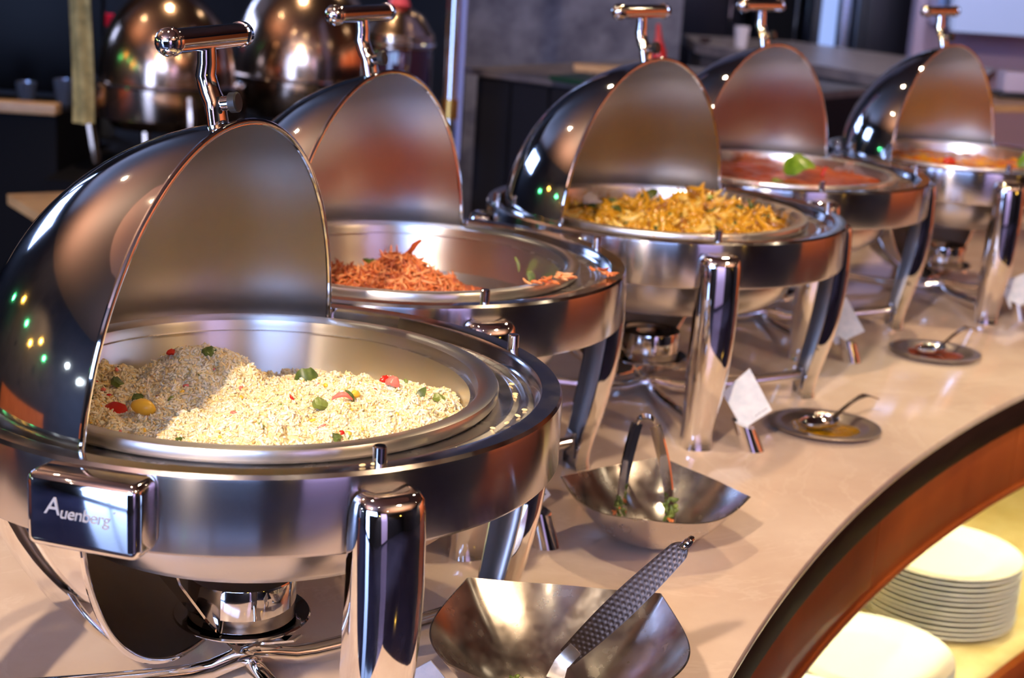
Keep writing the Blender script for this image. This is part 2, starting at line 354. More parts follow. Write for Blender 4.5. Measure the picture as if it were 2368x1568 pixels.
# ------------------------------------------------------------------ chafing dish
H = .287; RL = .237; HZ = H-.0243; OFF = .033; RE = math.sqrt(RL*RL-OFF*OFF)
parts = {}
def build_parts():
    # body: front arc with full gutter, back arc split by the slot the lid slides in
    s0, s1 = R_(-170), R_(-10)
    outer = [(.262, H-.003), (.2625, H-.006), (.2625, .2275), (.2605, .2245), (.255, .2245)]
    lipf = [(.2385, H-.013), (.2405, H-.010), (.2415, H-.004), (.2445, H-.0005), (.2485, H), (.2600, H), (.262, H-.003)]
    gut = [(.183, H-.012), (.2160, H-.0125), (.2185, H-.0115), (.2215, H-.0115), (.2245, H-.013), (.2285, H-.013), (.231, H-.0115), (.2335, H-.0115), (.2385, H-.013)]
    g = G(); g.lathe(gut, 80, s0, s1, k=1); g.lathe(gut[:5]+[(.2275, H-.014), (.2275, H-.05)], 90, s1, s0+2*PI, k=1)
    g.lathe([(.2445, H-.05), (.2445, H-.004), (.2455, H-.0005), (.2485, H), (.26, H), (.262, H-.003)], 90, s1, s0+2*PI, k=2)
    g.lathe(lipf, 80, s0, s1, k=2); g.lathe(outer, 160, k=0)
    g.lathe([(.255, .2245), (.255, .236), (.186, .236)], 120, s0, s1, k=3)
    g.lathe([(.255, .2245), (.2545, .245), (.2445, H-.05)], 90, s1, s0+2*PI, k=3)
    g.lathe([(.2275, H-.05), (.2275, .236), (.186, .236)], 90, s1, s0+2*PI, k=3)
    for a in (s0, s1):   # rounded ends of the slot
        c, s = math.cos(a), math.sin(a)
        g.add([(r*c, r*s, z) for r, z in [(.2275, H-.014), (.2385, H-.013), (.2445, H-.006), (.2445, H-.05), (.2275, H-.05)]], [(0, 1, 2, 3, 4)], 1)
    parts['body'] = g.mesh('body', [band_m, gut_m, lip_m, dark_in])
    g = G().lathe([(.2, .2355), (.195, .2355), (.194, .205), (.191, .190), (.182, .175), (.164, .163), (.13, .156), (0.0001, .154)], 96)
    parts['water_pan'] = g.mesh('water_pan', pan_m)
    # leg
    prof = [(.268, .2690, .018, .004), (.2745, .2725, .036, .010), (.2820, .2715, .047, .016), (.2870, .2670, .053, .022), (.2895, .2580, .056, .026), (.2910, .240, .0575, .0285),
            (.2925, .20, .0580, .030), (.2910, .165, .0575, .031), (.2870, .13, .0560, .031), (.2810, .10, .0535, .030), (.2735, .072, .0500, .028), (.2660, .046, .0460, .026), (.2605, .024, .0435, .025), (.2590, .010, .0435, .025), (.2610, .0, .0455, .026)]
    PO, PI_ = [], []
    nseg = 18
    for r, z, wd, d in prof:
        ro, ri = [], []
        for j in range(nseg+1):
            u = PI*j/nseg; cx, sx = math.cos(u), math.sin(u); e = .62
            tx = math.copysign(abs(cx)**e, cx); ty = sx**(.75)
            ro.append((wd/2*tx, r-d+d*ty, z)); th = .0022
            ri.append(((wd/2-th)*tx, r-d+(d-th)*ty, z if z > 0 else 0))
        PO.append(ro); PI_.append(ri)
    g = G(); g.grid(PO, k=0, flip=True); g.grid(PI_, k=1)
    for side in (0, -1):
        P = [[PO[i][side], PI_[i][side]] for i in range(len(prof))]; g.grid(P, k=0, flip=(side == -1))
    g.grid([PO[-1], PI_[-1]], k=0, flip=True)
    g.add(PO[0], [tuple(range(nseg+1))], 0)
    parts['leg'] = g.mesh('leg', [chrome2, dark_in], sharp=50)
    g = G(); g.box((0, .2425, .0145), (.030, .010, .029), .003); g.box((0, .236, .030), (.022, .004, .034), .001)
    parts['foot_bracket'] = g.mesh('foot_bracket', lip_m)
    g = G().tube([(0, .2555, .0275), (0, .2375, .0275)], .0035, 12); parts['bolt'] = g.mesh('bolt', chrome2)
    # cross bar : slightly sagging tube under the dish
    pts = []
    for i in range(25):
        t = -1+2*i/24; pts.append((t*.236, 0, .0105+.022*abs(t)**1.6))
    parts['cross_bar'] = G().tube(pts, .0088, 16).mesh('cross_bar', chrome2)
    pts = [(p[0], 0, p[2]+.0125*math.exp(-(p[0]/.03)**2)) for p in pts]
    parts['cross_bar_b'] = G().tube(pts, .0088, 16).mesh('cross_bar', chrome2)
    # burner holder
    g = G(); g.lathe([(.0001, .058), (.049, .058), (.0535, .060), (.0600, .0625), (.0612, .0610), (.0600, .0592), (.052, .0555), (.0001, .0550)], 48)
    parts['burner_dish'] = g.mesh('burner_dish', chrome2)
    g = G(); g.strap([(-.088, .048, .145), (-.083, .044, .125), (-.052, .030, .078), (-.020, .012, .034), (0, 0, .024)], [.050, .050, .036, .020, .014], .002, (.55, .83, 0))
    g.strap([(-.02, -.052, .056), (-.012, -.025, .045), (0, 0, .034), (.012, .025, .045), (.02, .052, .056)], .012, .002, (1, 0, 0))
    g.strap([(.052, .0, .056), (.025, .0, .046), (0, 0, .035)], .012, .002, (0, 1, 0))
    parts['holder_strap'] = g.mesh('holder_strap', chrome2)
    g = G().lathe([(.0001, H+.0145), (.0042, H+.0145), (.0052, H+.0135), (.0052, H-.002)], 20); parts['rest_pin'] = g.mesh('rest_pin', chrome)
    g = G().box((0, 0, 0), (.034, .088, .056), .008, 4); parts['hinge_housing'] = g.mesh('hinge_housing', chrome)
    # lid : spherical shell, cap axis +Y, hinge along X through the origin
    g = G(); n = 40; b0 = math.asin(OFF/RL)
    for rr, k, fl in ((RL, 0, True), (RL-.0014, 1, False)):
        P = []
        for i in range(96):
            a = 2*PI*i/96
            P.append([(rr*math.cos(b)*math.cos(a), rr*math.sin(b), rr*math.cos(b)*math.sin(a)) for b in [b0+(PI/2-.0005-b0)*j/n for j in range(n+1)]])
        g.grid(P, cu=True, k=k, flip=fl)
    parts['lid_geo'] = g
    parts['lid_rim'] = rim_torus(RE, .0030, 128, 'y', OFF-.0005, .9).mesh('lid_rim', chrome2)
    # handle
    al = R_(13); u = Vector((0, math.sin(al), math.cos(al))); q = Vector((0, math.cos(al), -math.sin(al)))
    b = u*RL
    g = G(); g.oval([b-u*.003, b+u*.010, b+u*.018, b+u*.026+q*.003, b+u*.040+q*.005, b+u*.050+q*.002, b+u*.064], [.014, .0135, .013, .0115, .011, .010, .0095], [.0075, .0075, .0075, .008, .008, .0075, .007], (1, 0, 0))
    bm = g; parts['handle_post'] = bm.mesh('handle_post', chrome2)
    c = b+u*.070-q*.001
    g = G().tube([c+Vector((x, 0, 0)) for x in (-.0685, -.067, -.060, -.0595, .0595, .060, .067, .0685)], [.009, .0115, .0115, .0100, .0100, .0112, .0112, .009], 24)
    # rounded end ball towards the viewer
    P = [[c+Vector((-.065-.012*math.sin(t), .0112*math.cos(t)*math.cos(a), .0112*math.cos(t)*math.sin(a))) for a in [2*PI*i/20 for i in range(20)]] for t in [PI/2*j/8 for j in range(9)]]
    g.grid(P, cv=True); parts['handle_bar'] = g.mesh('handle_bar', chrome2, sharp=60)
    kc = b+u*.016-q*.006
    g = G().tube([kc+q*.004, kc-q*.008], .0062, 20, k=0); g.tube([kc-q*.008, kc-q*.0085, kc-q*.0145, kc-q*.0155], [.007, .0085, .0085, .007], 22, k=1)
    parts['handle_knob'] = g.mesh('handle_knob', [chrome2, black])
    # food pan
    g = G(); g.lathe([(.2060, H-.0100), (.2072, H-.0085), (.2075, H-.003), (.2060, H-.0005), (.2035, H), (.1925, H-.0008), (.1895, H-.0030), (.1880, H-.008), (.1850, H-.040), (.1810, H-.058), (.172, H-.0655), (.158, H-.068), (.0001, H-.068)], 128)
    g.lathe([(.0001, H-.0695), (.160, H-.0695), (.175, H-.0665), (.1830, H-.058), (.1880, H-.02), (.190, H-.0105), (.2045, H-.0115), (.2060, H-.0100)], 128)
    parts['pan_geo'] = g
    g = G(); g.lathe([(.0001, .0605), (.0470, .0605), (.048, .062), (.048, .0985), (.0472, .1005), (.036, .1005), (.034, .098), (.018, .098), (.016, .094), (.0001, .094)], 48)
    parts['burner'] = g.mesh('burner', chrome)
build_parts()
LEGA = [45, 135, 225, 315]
def chafer(c, phi, op, inner, pan_mat, label, panlabel, burner_label):
    rt = empty('chafing_dish', (c[0], c[1], 0), R_(phi), label=label, cat='chafing dish', group='roll-top chafing dishes on the marble counter')
    P = lambda n, k=None, par=rt, **q: obj(n, parts[k or n], par, **q)
    P('body'); P('water_pan')
    for a in LEGA:
        l = P('leg', rot=(0, 0, R_(a-90)))
        P('foot_bracket', par=l); P('bolt', par=l)
        P('rest_pin', loc=(.251*math.cos(R_(a)), .251*math.sin(R_(a)), 0))
    P('cross_bar', rot=(0, 0, R_(45))); P('cross_bar', 'cross_bar_b', rot=(0, 0, R_(135)))
    P('burner_dish', loc=(0, .011, 0)); P('holder_strap')
    hb = [P('hinge_housing', loc=(-.272, 0, H-.0305)), P('hinge_housing', loc=(.262, 0, H-.0305))]
    hb[1].scale = (.6, .6, .8)
    if phi < 70: hb[0].scale = (.6, .6, .8); hb[0].location.x = -.262
    lid = obj('lid', parts['lid_geo'].mesh('lid', [chrome, inner]), rt, (0, 0, HZ), (R_(-op), 0, 0))
    P('lid_rim', par=lid); P('handle_post', par=lid); P('handle_bar', par=lid); P('handle_knob', par=lid)
    pan = obj('food_pan', parts['pan_geo'].mesh('food_pan', pan_mat), None, (c[0], c[1], 0)); tag(pan, panlabel, 'pan', 'round steel food pans')
    b = obj('burner_can', parts['burner'], None, (c[0]-.011*math.sin(R_(phi)), c[1]+.011*math.cos(R_(phi)), 0), (0, 0, R_(phi))); tag(b, burner_label, 'burner', 'fuel burners under the dishes')
    return rt, hb, lid, pan
def stained(name, col, z0, z1, scale=14, thr=.5, seed=0.):
    """pan steel with dried food clinging to the wall between two heights"""
    m = mat(name, (.74, .72, .69, 1), .3, 1); b = m.node_tree.nodes['Principled BSDF']
    tc = N(m, 'ShaderNodeTexCoord'); sp = N(m, 'ShaderNodeSeparateXYZ'); L(m, tc.outputs['Object'], sp.inputs[0])
    mr = N(m, 'ShaderNodeMapRange', i_From_Min=z0, i_From_Max=z1, i_To_Min=.35, i_To_Max=-.06); L(m, sp.outputs[2], mr.inputs['Value'])
    mp = N(m, 'ShaderNodeMapping'); mp.inputs['Location'].default_value = (seed, seed, 0); mp.inputs['Scale'].default_value = (1, 1, .6); L(m, tc.outputs['Object'], mp.inputs[0])
    n = N(m, 'ShaderNodeTexNoise', i_Scale=scale, i_Detail=8, i_Roughness=.7); L(m, mp.outputs[0], n.inputs['Vector'])
    ad = N(m, 'ShaderNodeMath', operation='ADD'); L(m, n.outputs['Fac'], ad.inputs[0]); L(m, mr.outputs[0], ad.inputs[1])
    r = N(m, 'ShaderNodeMapRange', i_From_Min=thr, i_From_Max=thr+.12); L(m, ad.outputs[0], r.inputs['Value'])
    mx = N(m, 'ShaderNodeMix', data_type='RGBA'); L(m, r.outputs[0], mx.inputs['Factor']); mx.inputs['A'].default_value = (.74, .72, .69, 1); mx.inputs['B'].default_value = col
    L(m, mx.outputs['Result'], b.inputs['Base Color'])
    iv = N(m, 'ShaderNodeMath', operation='SUBTRACT'); iv.inputs[0].default_value = 1; L(m, r.outputs[0], iv.inputs[1]); L(m, iv.outputs[0], b.inputs['Metallic'])
    return m
pan_yel = stained('curry_stained_pan', rgb(196, 140, 30), H-.06, H-.002, 38, .50, 2)
pan_red = stained('red_curry_stained_pan', rgb(160, 84, 44), H-.05, H-.008, 10, .44, 4)
pan_ora = stained('orange_stained_pan', rgb(190, 120, 40), H-.06, H-.006, 14, .5, 7)
CH = [((-.2159, 1.2868), 75.04, -3.2), ((-.1315, 1.8213), 68.62, .5), ((.2122, 2.2638), 56.3, -.56), ((.4557, 2.7684), 51.95, 0), ((.8696, 3.1262), 50.48, 2)]
spec = [(satin_plain, pan_m, 'large open roll-top chafing dish nearest the camera, holding white fried rice', 'round steel food pan heaped with white fried rice', 'steel fuel burner under the nearest chafing dish with rice'),
        (satin_pink, pan_m, 'open roll-top chafing dish just behind the rice, half filled with orange noodles', 'round steel food pan with orange noodles on one side and bare bottom', 'steel fuel burner under the chafing dish with orange noodles'),
        (satin_plain, pan_yel, 'middle open roll-top chafing dish of the row, with yellow curried noodles', 'round steel food pan smeared with yellow curry, full of yellow noodles', 'steel fuel burner under the middle dish with yellow noodles'),
        (satin_rust, pan_red, 'open roll-top chafing dish with red curry and a bright green leaf', 'round steel food pan of thin red curry with a green leaf', 'steel fuel burner under the dish of red curry'),
        (satin_oran, pan_ora, 'farthest open roll-top chafing dish, cut by the right edge of the photo', 'round steel food pan with orange-yellow stew at the right edge', 'steel fuel burner under the farthest dish at the right edge')]
dishes = []
for (c, ph, op), (inn, pm, lb, pl, bl) in zip(CH, spec): dishes.append(chafer(c, ph, op, inn, pm, lb, pl, bl))
# engraved maker's name on the near hinge housing
def text_mesh(txt, size, m, name, depth=.0003, shear=.2):
    cu = bpy.data.curves.new('t', 'FONT'); cu.body = txt; cu.size = size; cu.extrude = depth; cu.align_x = 'CENTER'; cu.align_y = 'CENTER'; cu.shear = shear; cu.space_character = .92
    o = bpy.data.objects.new('t', cu); COL.objects.link(o); bpy.context.view_layer.update()
    me = bpy.data.meshes.new_from_object(o.evaluated_get(bpy.context.evaluated_depsgraph_get())); bpy.data.objects.remove(o)
    me.name = name; me.materials.clear(); me.materials.append(m); return me
me = text_mesh('A', .0185, etch, 'engraved_lettering'); me2 = text_mesh('uenberg', .0128, etch, 'engraved_lettering')
bm = bmesh.new(); bm.from_mesh(me); bmesh.ops.translate(bm, vec=(-.0215, .0028, 0), verts=bm.verts)
b2 = bmesh.new(); b2.from_mesh(me2); bmesh.ops.translate(b2, vec=(.0035, -.0008, 0), verts=b2.verts); b2.to_mesh(me2); bm.from_mesh(me2)
reg = text_mesh('o', .0035, etch, 'r'); b3 = bmesh.new(); b3.from_mesh(reg); bmesh.ops.translate(b3, vec=(.0268, .006, 0), verts=b3.verts); b3.to_mesh(reg); bm.from_mesh(reg)
bm.to_mesh(me)
hb = dishes[0][1][0]
o = obj('engraved_lettering', me, hb, (-.0172, 0, .002), None); o.rotation_euler = (R_(90), 0, R_(-90)); o['label'] = 'pale engraved script lettering'

# ------------------------------------------------------------------ food
def grains(name, pts, nrm, Lg, Wg, m, jitter=.8, nring=6, curve=0., mats=None, seed=1, lvar=.25):
    """thousands of small elongated grains joined in one mesh"""
    r = np.random.default_rng(seed); n = len(pts)
    base = []; zs = [-1, -.72, -.1, .6, 1]; rs = [0, .72, 1, .78, 0]
    for z, q in zip(zs, rs):
        if q == 0: base.append((0, 0, z))
        else:
            for k in range(nring): base.append((q*math.cos(2*PI*k/nring), q*math.sin(2*PI*k/nring), z))
    base = np.array(base); F = []
    for k in range(nring): F.append((0, 1+(k+1) % nring, 1+k))
    for s in range(2):
        for k in range(nring):
            a = 1+s*nring+k; b = 1+s*nring+(k+1) % nring; F.append((a, b, b+nring, a+nring))
    e = 1+3*nring
    for k in range(nring): F.append((e-nring+k, e-nring+(k+1) % nring, e))
    nv = len(base)
    d = r.normal(size=(n, 3)); d -= (d*nrm).sum(1)[:, None]*nrm*jitter; d /= np.linalg.norm(d, axis=1)[:, None]
    u = np.cross(d, r.normal(size=(n, 3))); u /= np.linalg.norm(u, axis=1)[:, None]; v = np.cross(d, u)
    ll = Lg*(1+lvar*r.normal(size=n)).clip(.5, 2)/2; ww = Wg*(1+.15*r.normal(size=n))/2
    B = base
    x = B[None, :, 0, None]*ww[:, None, None]; y = B[None, :, 1, None]*ww[:, None, None]; z = B[None, :, 2, None]*ll[:, None, None]
    cv = curve*(B[None, :, 2, None]**2)*ll[:, None, None]*r.uniform(.4, 1.4, size=(n, 1, 1))
    V = pts[:, None, :]+(x+cv)*u[:, None, :]+y*v[:, None, :]+z*d[:, None, :]
    V = V.reshape(-1, 3).astype('f')
    quads = [f for f in F]; lens = np.array([len(f) for f in F]); flat = np.array([i for f in F for i in f])
    li = (flat[None]+(np.arange(n)*nv)[:, None]).ravel().astype('i'); ls = np.tile(lens, n); st = np.concatenate([[0], np.cumsum(ls)[:-1]]).astype('i')
    me = bpy.data.meshes.new(name); me.vertices.add(len(V)); me.vertices.foreach_set('co', V.ravel())
    me.loops.add(len(li)); me.loops.foreach_set('vertex_index', li); me.polygons.add(len(st)); me.polygons.foreach_set('loop_start', st); me.polygons.foreach_set('loop_total', ls.astype('i'))
    me.update(calc_edges=True); me.validate()
    me.polygons.foreach_set('use_smooth', np.ones(len(st), bool))
    for q in (m if isinstance(m, list) else [m]): me.materials.append(q)
    if isinstance(m, list):
        pr = mats; which = r.choice(len(m), size=n, p=pr); me.polygons.foreach_set('material_index', np.repeat(which, len(F)).astype('i'))
    return me
def vnoise(x, y, seed, sc):
    """cheap smooth noise"""
    r = np.random.default_rng(seed); g = r.normal(size=(64, 64)); X = x*sc+17.3; Y = y*sc+9.1
    xi = np.floor(X).astype(int); yi = np.floor(Y).astype(int); fx = X-xi; fy = Y-yi; fx = fx*fx*(3-2*fx); fy = fy*fy*(3-2*fy)
    h = lambda a, b: g[a % 64, b % 64]
    return (h(xi, yi)*(1-fx)+h(xi+1, yi)*fx)*(1-fy)+(h(xi, yi+1)*(1-fx)+h(xi+1, yi+1)*fx)*fy
def mound(hf, c, n, rmax=.183, seed=3, depth=.004):
    r = np.random.default_rng(seed); a = r.uniform(0, 2*PI, n); q = rmax*np.sqrt(r.uniform(0, 1, n)); x = q*np.cos(a); y = q*np.sin(a); z = hf(x, y)
    e = .002; nx = -(hf(x+e, y)-hf(x-e, y))/(2*e); ny = -(hf(x, y+e)-hf(x, y-e))/(2*e); nn = np.stack([nx, ny, np.ones(n)], 1); nn /= np.linalg.norm(nn, axis=1)[:, None]
    keep = z > H-.0665
    p = np.stack([x+c[0], y+c[1], z+r.uniform(-depth, depth*.6, n)], 1)
    return p[keep], nn[keep]
def surface(hf, c, m, name, rmax=.184, nr=70, na=160, k=0, drop=.0):
    g = G(); P = []
    aa = np.linspace(0, 2*PI, na, endpoint=False)
    for i in range(nr+1):
        q = rmax*i/nr+1e-5; x = q*np.cos(aa); y = q*np.sin(aa); lim = np.interp
        z = np.maximum(hf(x, y)-drop, H-.0675)
        P.append([(x[j]+c[0], y[j]+c[1], z[j]) for j in range(na)])
    g.grid(P, cv=True, k=k, flip=False)
    return g
gs = lambda x, y, cx, cy, sx, sy, a=0.: np.exp(-(((x-cx)*math.cos(a)+(y-cy)*math.sin(a))/sx)**2-((-(x-cx)*math.sin(a)+(y-cy)*math.cos(a))/sy)**2)
def hf_rice(x, y):
    z = H-.036+0*x
    z = z+.040*gs(x, y, -.052, .040, .060, .050)+.016*gs(x, y, .062, .028, .05, .05)+.012*gs(x, y, .11, .0, .05, .05)+.020*gs(x, y, .02, -.075, .10, .06)+.012*gs(x, y, .13, -.03, .05, .06)+.006*gs(x, y, -.12, .0, .04, .06)
    z = z-.020*gs(x, y, .02, .15, .14, .05)
    z = z+.0042*vnoise(x, y, 5, 48)+.0026*vnoise(x, y, 6, 130)+.0022*vnoise(x, y, 8, 24)
    rr = np.sqrt(x*x+y*y); return z-.010*np.clip((rr-.165)/.02, 0, 1)**2
rice_m = [mat('rice_white', rgb(238, 224, 190), .4, sss=.4), mat('rice_yellowish', rgb(238, 214, 156), .4, sss=.4), mat('rice_pale', rgb(246, 240, 220), .35, sss=.4), mat('rice_brown', rgb(226, 190, 120), .4, sss=.3)]
c0 = CH[0][0]
p, nn = mound(hf_rice, c0, 46000, depth=.0022)
me = grains('fried_rice', p, nn, .0056, .0023, rice_m, .6, 5, mats=[.5, .26, .21, .03])
g = surface(hf_rice, c0, None, 'x', drop=.0006); nv = len(g.V)
rb = obj('fried_rice', me); tag(rb, 'heaped white fried rice filling the nearest chafing dish', 'rice', kind='stuff')
bs = obj('rice_bed', g.mesh('rice_bed', rice_m[1]), rb)
bs['kind'] = 'stuff'
# vegetables in the rice
green = mat('curry_leaf_green', rgb(74, 92, 38), .4); noise_col(green, rgb(52, 74, 28), rgb(106, 124, 52), 60)
lgreen = mat('capsicum_green', rgb(116, 132, 60), .35); red_v = mat('red_pepper', rgb(190, 32, 22), .25); yel_v = mat('yellow_corn', rgb(240, 190, 60), .35); pink_v = mat('pink_onion', rgb(226, 120, 104), .3)
bleaf = mat('bright_green_leaf', rgb(98, 140, 30), .35); noise_col(bleaf, rgb(76, 118, 22), rgb(140, 172, 50), 30)
def chip(l, wd, t, bend, m, name, seed=0, n=8):
    """thin curved piece with thickness"""
    r = random.Random(seed); g = G(); P = []; Q = []
    for i in range(n+1):
        u = i/n*2-1; hw = wd/2*math.sqrt(max(.02, 1-abs(u)**2.6))*(1+.12*r.uniform(-1, 1)); row = []; row2 = []
        for j in range(5):
            v = j/4*2-1; z = bend*(1-u*u)*l+.25*bend*(1-v*v)*wd+r.uniform(-1, 1)*t*.25
            row.append((u*l/2, v*hw, z)); row2.append((u*l/2, v*hw*.96, z-t))
        P.append(row); Q.append(row2)
    g.grid(P); g.grid(Q, flip=True)
    for a, b in ((0, 0), (4, 4)): g.grid([[P[i][a], Q[i][a]] for i in range(n+1)], flip=(a == 0))
    for i in (0, n): g.grid([P[i], Q[i]], flip=(i != 0))
    return g.mesh(name, m, sharp=60)
def bean(l, wd, m, name, seed=0):
    r = random.Random(seed); P = []
    for i in range(9):
        t = PI*i/8; P.append([((-math.cos(t))*l/2, wd/2*math.sin(t)*math.cos(a)*(1+r.uniform(-.1, .1)), wd/2*math.sin(t)*math.sin(a)*(1+r.uniform(-.1, .1))) for a in [2*PI*k/10 for k in range(10)]])
    return G().grid(P, cv=True).mesh(name, m, sharp=80)
def put(name, me, x, y, rot, label, cat, hf, c, dz=0., group=None):
    z = float(hf(np.array([x]), np.array([y]))[0]); o = obj(name, me, None, (c[0]+x, c[1]+y, z+dz), tuple(R_(a) for a in rot)); return tag(o, label, cat, group)
R1 = lambda *a, **k: put(*a, hf_rice, c0, **k)
R1('vegetable_leaf', chip(.022, .016, .0012, .25, green, 'leaf', 1), .030, .085, (65, -10, 20), 'olive green leaf standing at the back edge of the rice heap', 'leaf', dz=.012)
R1('vegetable_leaf', chip(.024, .008, .0012, .2, green, 'leaf', 2), .137, .030, (70, -60, 10), 'thin dark green leaf upright at the right side of the rice', 'leaf', dz=.008)
R1('capsicum_piece', chip(.012, .009, .003, .1, lgreen, 'piece', 3), .156, .012, (20, 10, 40), 'green capsicum piece beside the upright leaf in the rice', 'vegetable', dz=.003)
R1('capsicum_piece', chip(.017, .012, .004, .15, lgreen, 'piece', 4), .058, -.020, (30, 15, 60), 'largest green capsicum piece in the middle of the rice', 'vegetable', dz=.004)
R1('capsicum_piece', chip(.013, .010, .004, .1, green, 'piece', 5), -.048, .030, (25, 0, 10), 'dark green capsicum piece on the rice peak', 'vegetable', dz=.004)
R1('capsicum_piece', chip(.014, .012, .004, .1, green, 'piece', 6), -.123, .012, (35, 20, 70), 'dark green capsicum piece at the left side of the rice', 'vegetable', dz=.004)
R1('capsicum_piece', chip(.010, .008, .003, .1, green, 'piece', 7), -.100, -.014, (20, 0, 30), 'small green capsicum piece left of the rice peak', 'vegetable', dz=.003)
R1('capsicum_piece', chip(.012, .007, .003, .1, green, 'piece', 8), .082, -.108, (15, 0, 100), 'green capsicum piece by the near right pan rim', 'vegetable', dz=.003)
R1('capsicum_piece', chip(.016, .008, .003, .1, lgreen, 'piece', 9), .168, -.018, (15, 0, 30), 'green capsicum piece touching the right pan wall', 'vegetable', dz=.004)
R1('capsicum_piece', chip(.011, .007, .003, .1, green, 'piece', 10), -.040, -.118, (15, 0, 0), 'green capsicum piece at the very front of the rice', 'vegetable', dz=.003)
R1('red_pepper_piece', chip(.024, .012, .002, .12, red_v, 'piece', 11), -.115, -.028, (30, 5, -25), 'bright red pepper strip at the left front of the rice', 'pepper', dz=.004)
R1('red_pepper_piece', chip(.014, .008, .002, .12, red_v, 'piece', 12), .111, .004, (30, 5, 30), 'red pepper piece on the right hump of the rice', 'pepper', dz=.005)
R1('red_pepper_piece', chip(.010, .006, .002, .12, red_v, 'piece', 13), -.082, .036, (30, 5, 30), 'small red pepper piece behind the left slope of the rice', 'pepper', dz=.004)
R1('onion_piece', chip(.013, .010, .003, .3, pink_v, 'piece', 14), .116, -.004, (20, 5, -20), 'pink onion piece below the right red pepper', 'onion', dz=.005)
R1('onion_piece', chip(.018, .004, .002, .3, pink_v, 'piece', 15), .077, -.034, (20, 5, 20), 'thin pink onion sliver near the middle of the rice', 'onion', dz=.004)
R1('sweetcorn_piece', bean(.022, .014, yel_v, 'corn', 16), -.086, -.052, (0, 10, -10), 'large yellow sweetcorn lump at the front left of the rice', 'sweetcorn', dz=.003)
R1('sweetcorn_piece', bean(.010, .007, yel_v, 'corn', 17), .086, -.016, (0, 20, 60), 'small yellow piece by the onion sliver in the rice', 'sweetcorn', dz=.004)
R1('herb_sprig', chip(.014, .004, .001, .3, green, 'herb', 18), .082, -.026, (70, 60, 20), 'tiny dark herb sprig standing in the middle of the rice', 'herb', dz=.006)
bq = np.random.default_rng(77); pb, nb = mound(hf_rice, c0, 160, rmax=.17, seed=78, depth=.001)
o = obj('vegetable_flecks', grains('vegetable_flecks', pb+np.array([0, 0, .001]), nb, .0062, .0036, [yel_v, pink_v, lgreen, red_v], .8, 6, mats=[.5, .2, .2, .1], seed=79), rb); o['kind'] = 'stuff'
# spilled rice on the rim of the near dish
sg = grains('x', np.zeros((1, 3)), np.array([[0, 0, 1.]]), .0062, .0024, rice_m[1], 1, 7, seed=5)
sl = rng.uniform(0, 1, (26, 4))
for i in range(20):
    a = R_([-62, -58, -40, -36, -75, -20, -8, 2, 8][i % 9]+8*(sl[i, 0]-.5)); r = .218+.022*sl[i, 1]
    if i in (0, 9, 18): r = .252
    if i % 9 == 7: r = .222
    z = H+.0012 if r > .246 else H-.0105
    o = obj('spilled_rice_grain', sg, None, (c0[0]+r*math.cos(a), c0[1]+r*math.sin(a), z), (0, 0, sl[i, 2]*3)); o.scale = (1+.3*sl[i, 3],)*3
    tag(o, 'rice grain spilled on the steel gutter of the nearest dish', 'rice', 'spilled rice grains')

# orange noodles
c1 = CH[1][0]
def hf_or(x, y):
    z = H-.074+0*x
    z = z+.050*gs(x, y, .015, -.005, .075, .06)+.040*gs(x, y, -.09, .02, .09, .09)+.034*gs(x, y, -.02, -.10, .12, .05)+.016*gs(x, y, .10, -.09, .05, .03)
    return z+.0032*vnoise(x, y, 15, 50)+.003*vnoise(x, y, 16, 26)
or_m = [mat('noodle_orange', rgb(206, 116, 62), .3, coat=.3), mat('noodle_red', rgb(170, 78, 42), .3, coat=.3), mat('noodle_pale', rgb(226, 160, 108), .3, coat=.3)]
p, nn = mound(hf_or, c1, 9000, rmax=.172, seed=21, depth=.006)
me = grains('orange_noodles', p, nn, .021, .0033, or_m, .7, 5, curve=.35, mats=[.55, .27, .18], seed=22)
on = obj('orange_noodles', me); tag(on, 'shredded orange noodles heaped at the left of the second dish', 'noodles', kind='stuff')
b_ = obj('noodle_bed', surface(hf_or, c1, None, 'x', rmax=.17, drop=.003).mesh('noodle_bed', or_m[1]), on); b_['kind'] = 'stuff'
R2 = lambda *a, **k: put(*a, hf_or, c1, **k)
R2('green_onion_piece', chip(.030, .008, .004, .1, green, 'onion', 31), -.042, .020, (10, 10, -35), 'dark green onion stalk lying on the orange noodles', 'vegetable', dz=.010)
R2('carrot_strip', chip(.028, .007, .003, .15, or_m[1], 'carrot', 32), .008, .010, (20, -60, 10), 'orange carrot strip sticking up from the noodles', 'carrot', dz=.016)
def put_wall(me, name, x, y, z, rot, label, cat, c): return tag(obj(name, me, None, (c[0]+x, c[1]+y, z), tuple(R_(a) for a in rot)), label, cat)
put_wall(chip(.020, .012, .0008, .1, green, 'leaf', 33), 'leaf_fragment', .150, .088, H-.040, (68, 60, 30), 'dark green leaf stuck to the right pan wall beside noodles', 'leaf', c1)
put_wall(chip(.022, .005, .0008, .1, lgreen, 'leaf', 34), 'leaf_fragment', .132, .115, H-.030, (60, 70, 30), 'pale green shred stuck to the pan wall above the noodles', 'leaf', c1)
for k, (a, r, z, lb) in enumerate([(-38, .206, H+.004, 'orange noodle scrap on the pan rim left of the other scraps'), (-27, .212, H+.0035, 'orange noodle scrap hanging over the pan rim on the right'), (-16, .248, H+.0045, 'orange noodle scrap on the outer steel lip of the second dish')]):
    me = grains('noodle_scrap', np.random.default_rng(k).normal(size=(9, 3))*np.array([.008, .006, .0015]), np.tile([0, 0, 1.], (9, 1)), .020, .004, or_m, .9, 6, .3, [.6, .1, .3], seed=40+k)
    o = obj('noodle_scrap', me, None, (c1[0]+r*math.cos(R_(a)), c1[1]+r*math.sin(R_(a)), z)); tag(o, lb, 'noodles')

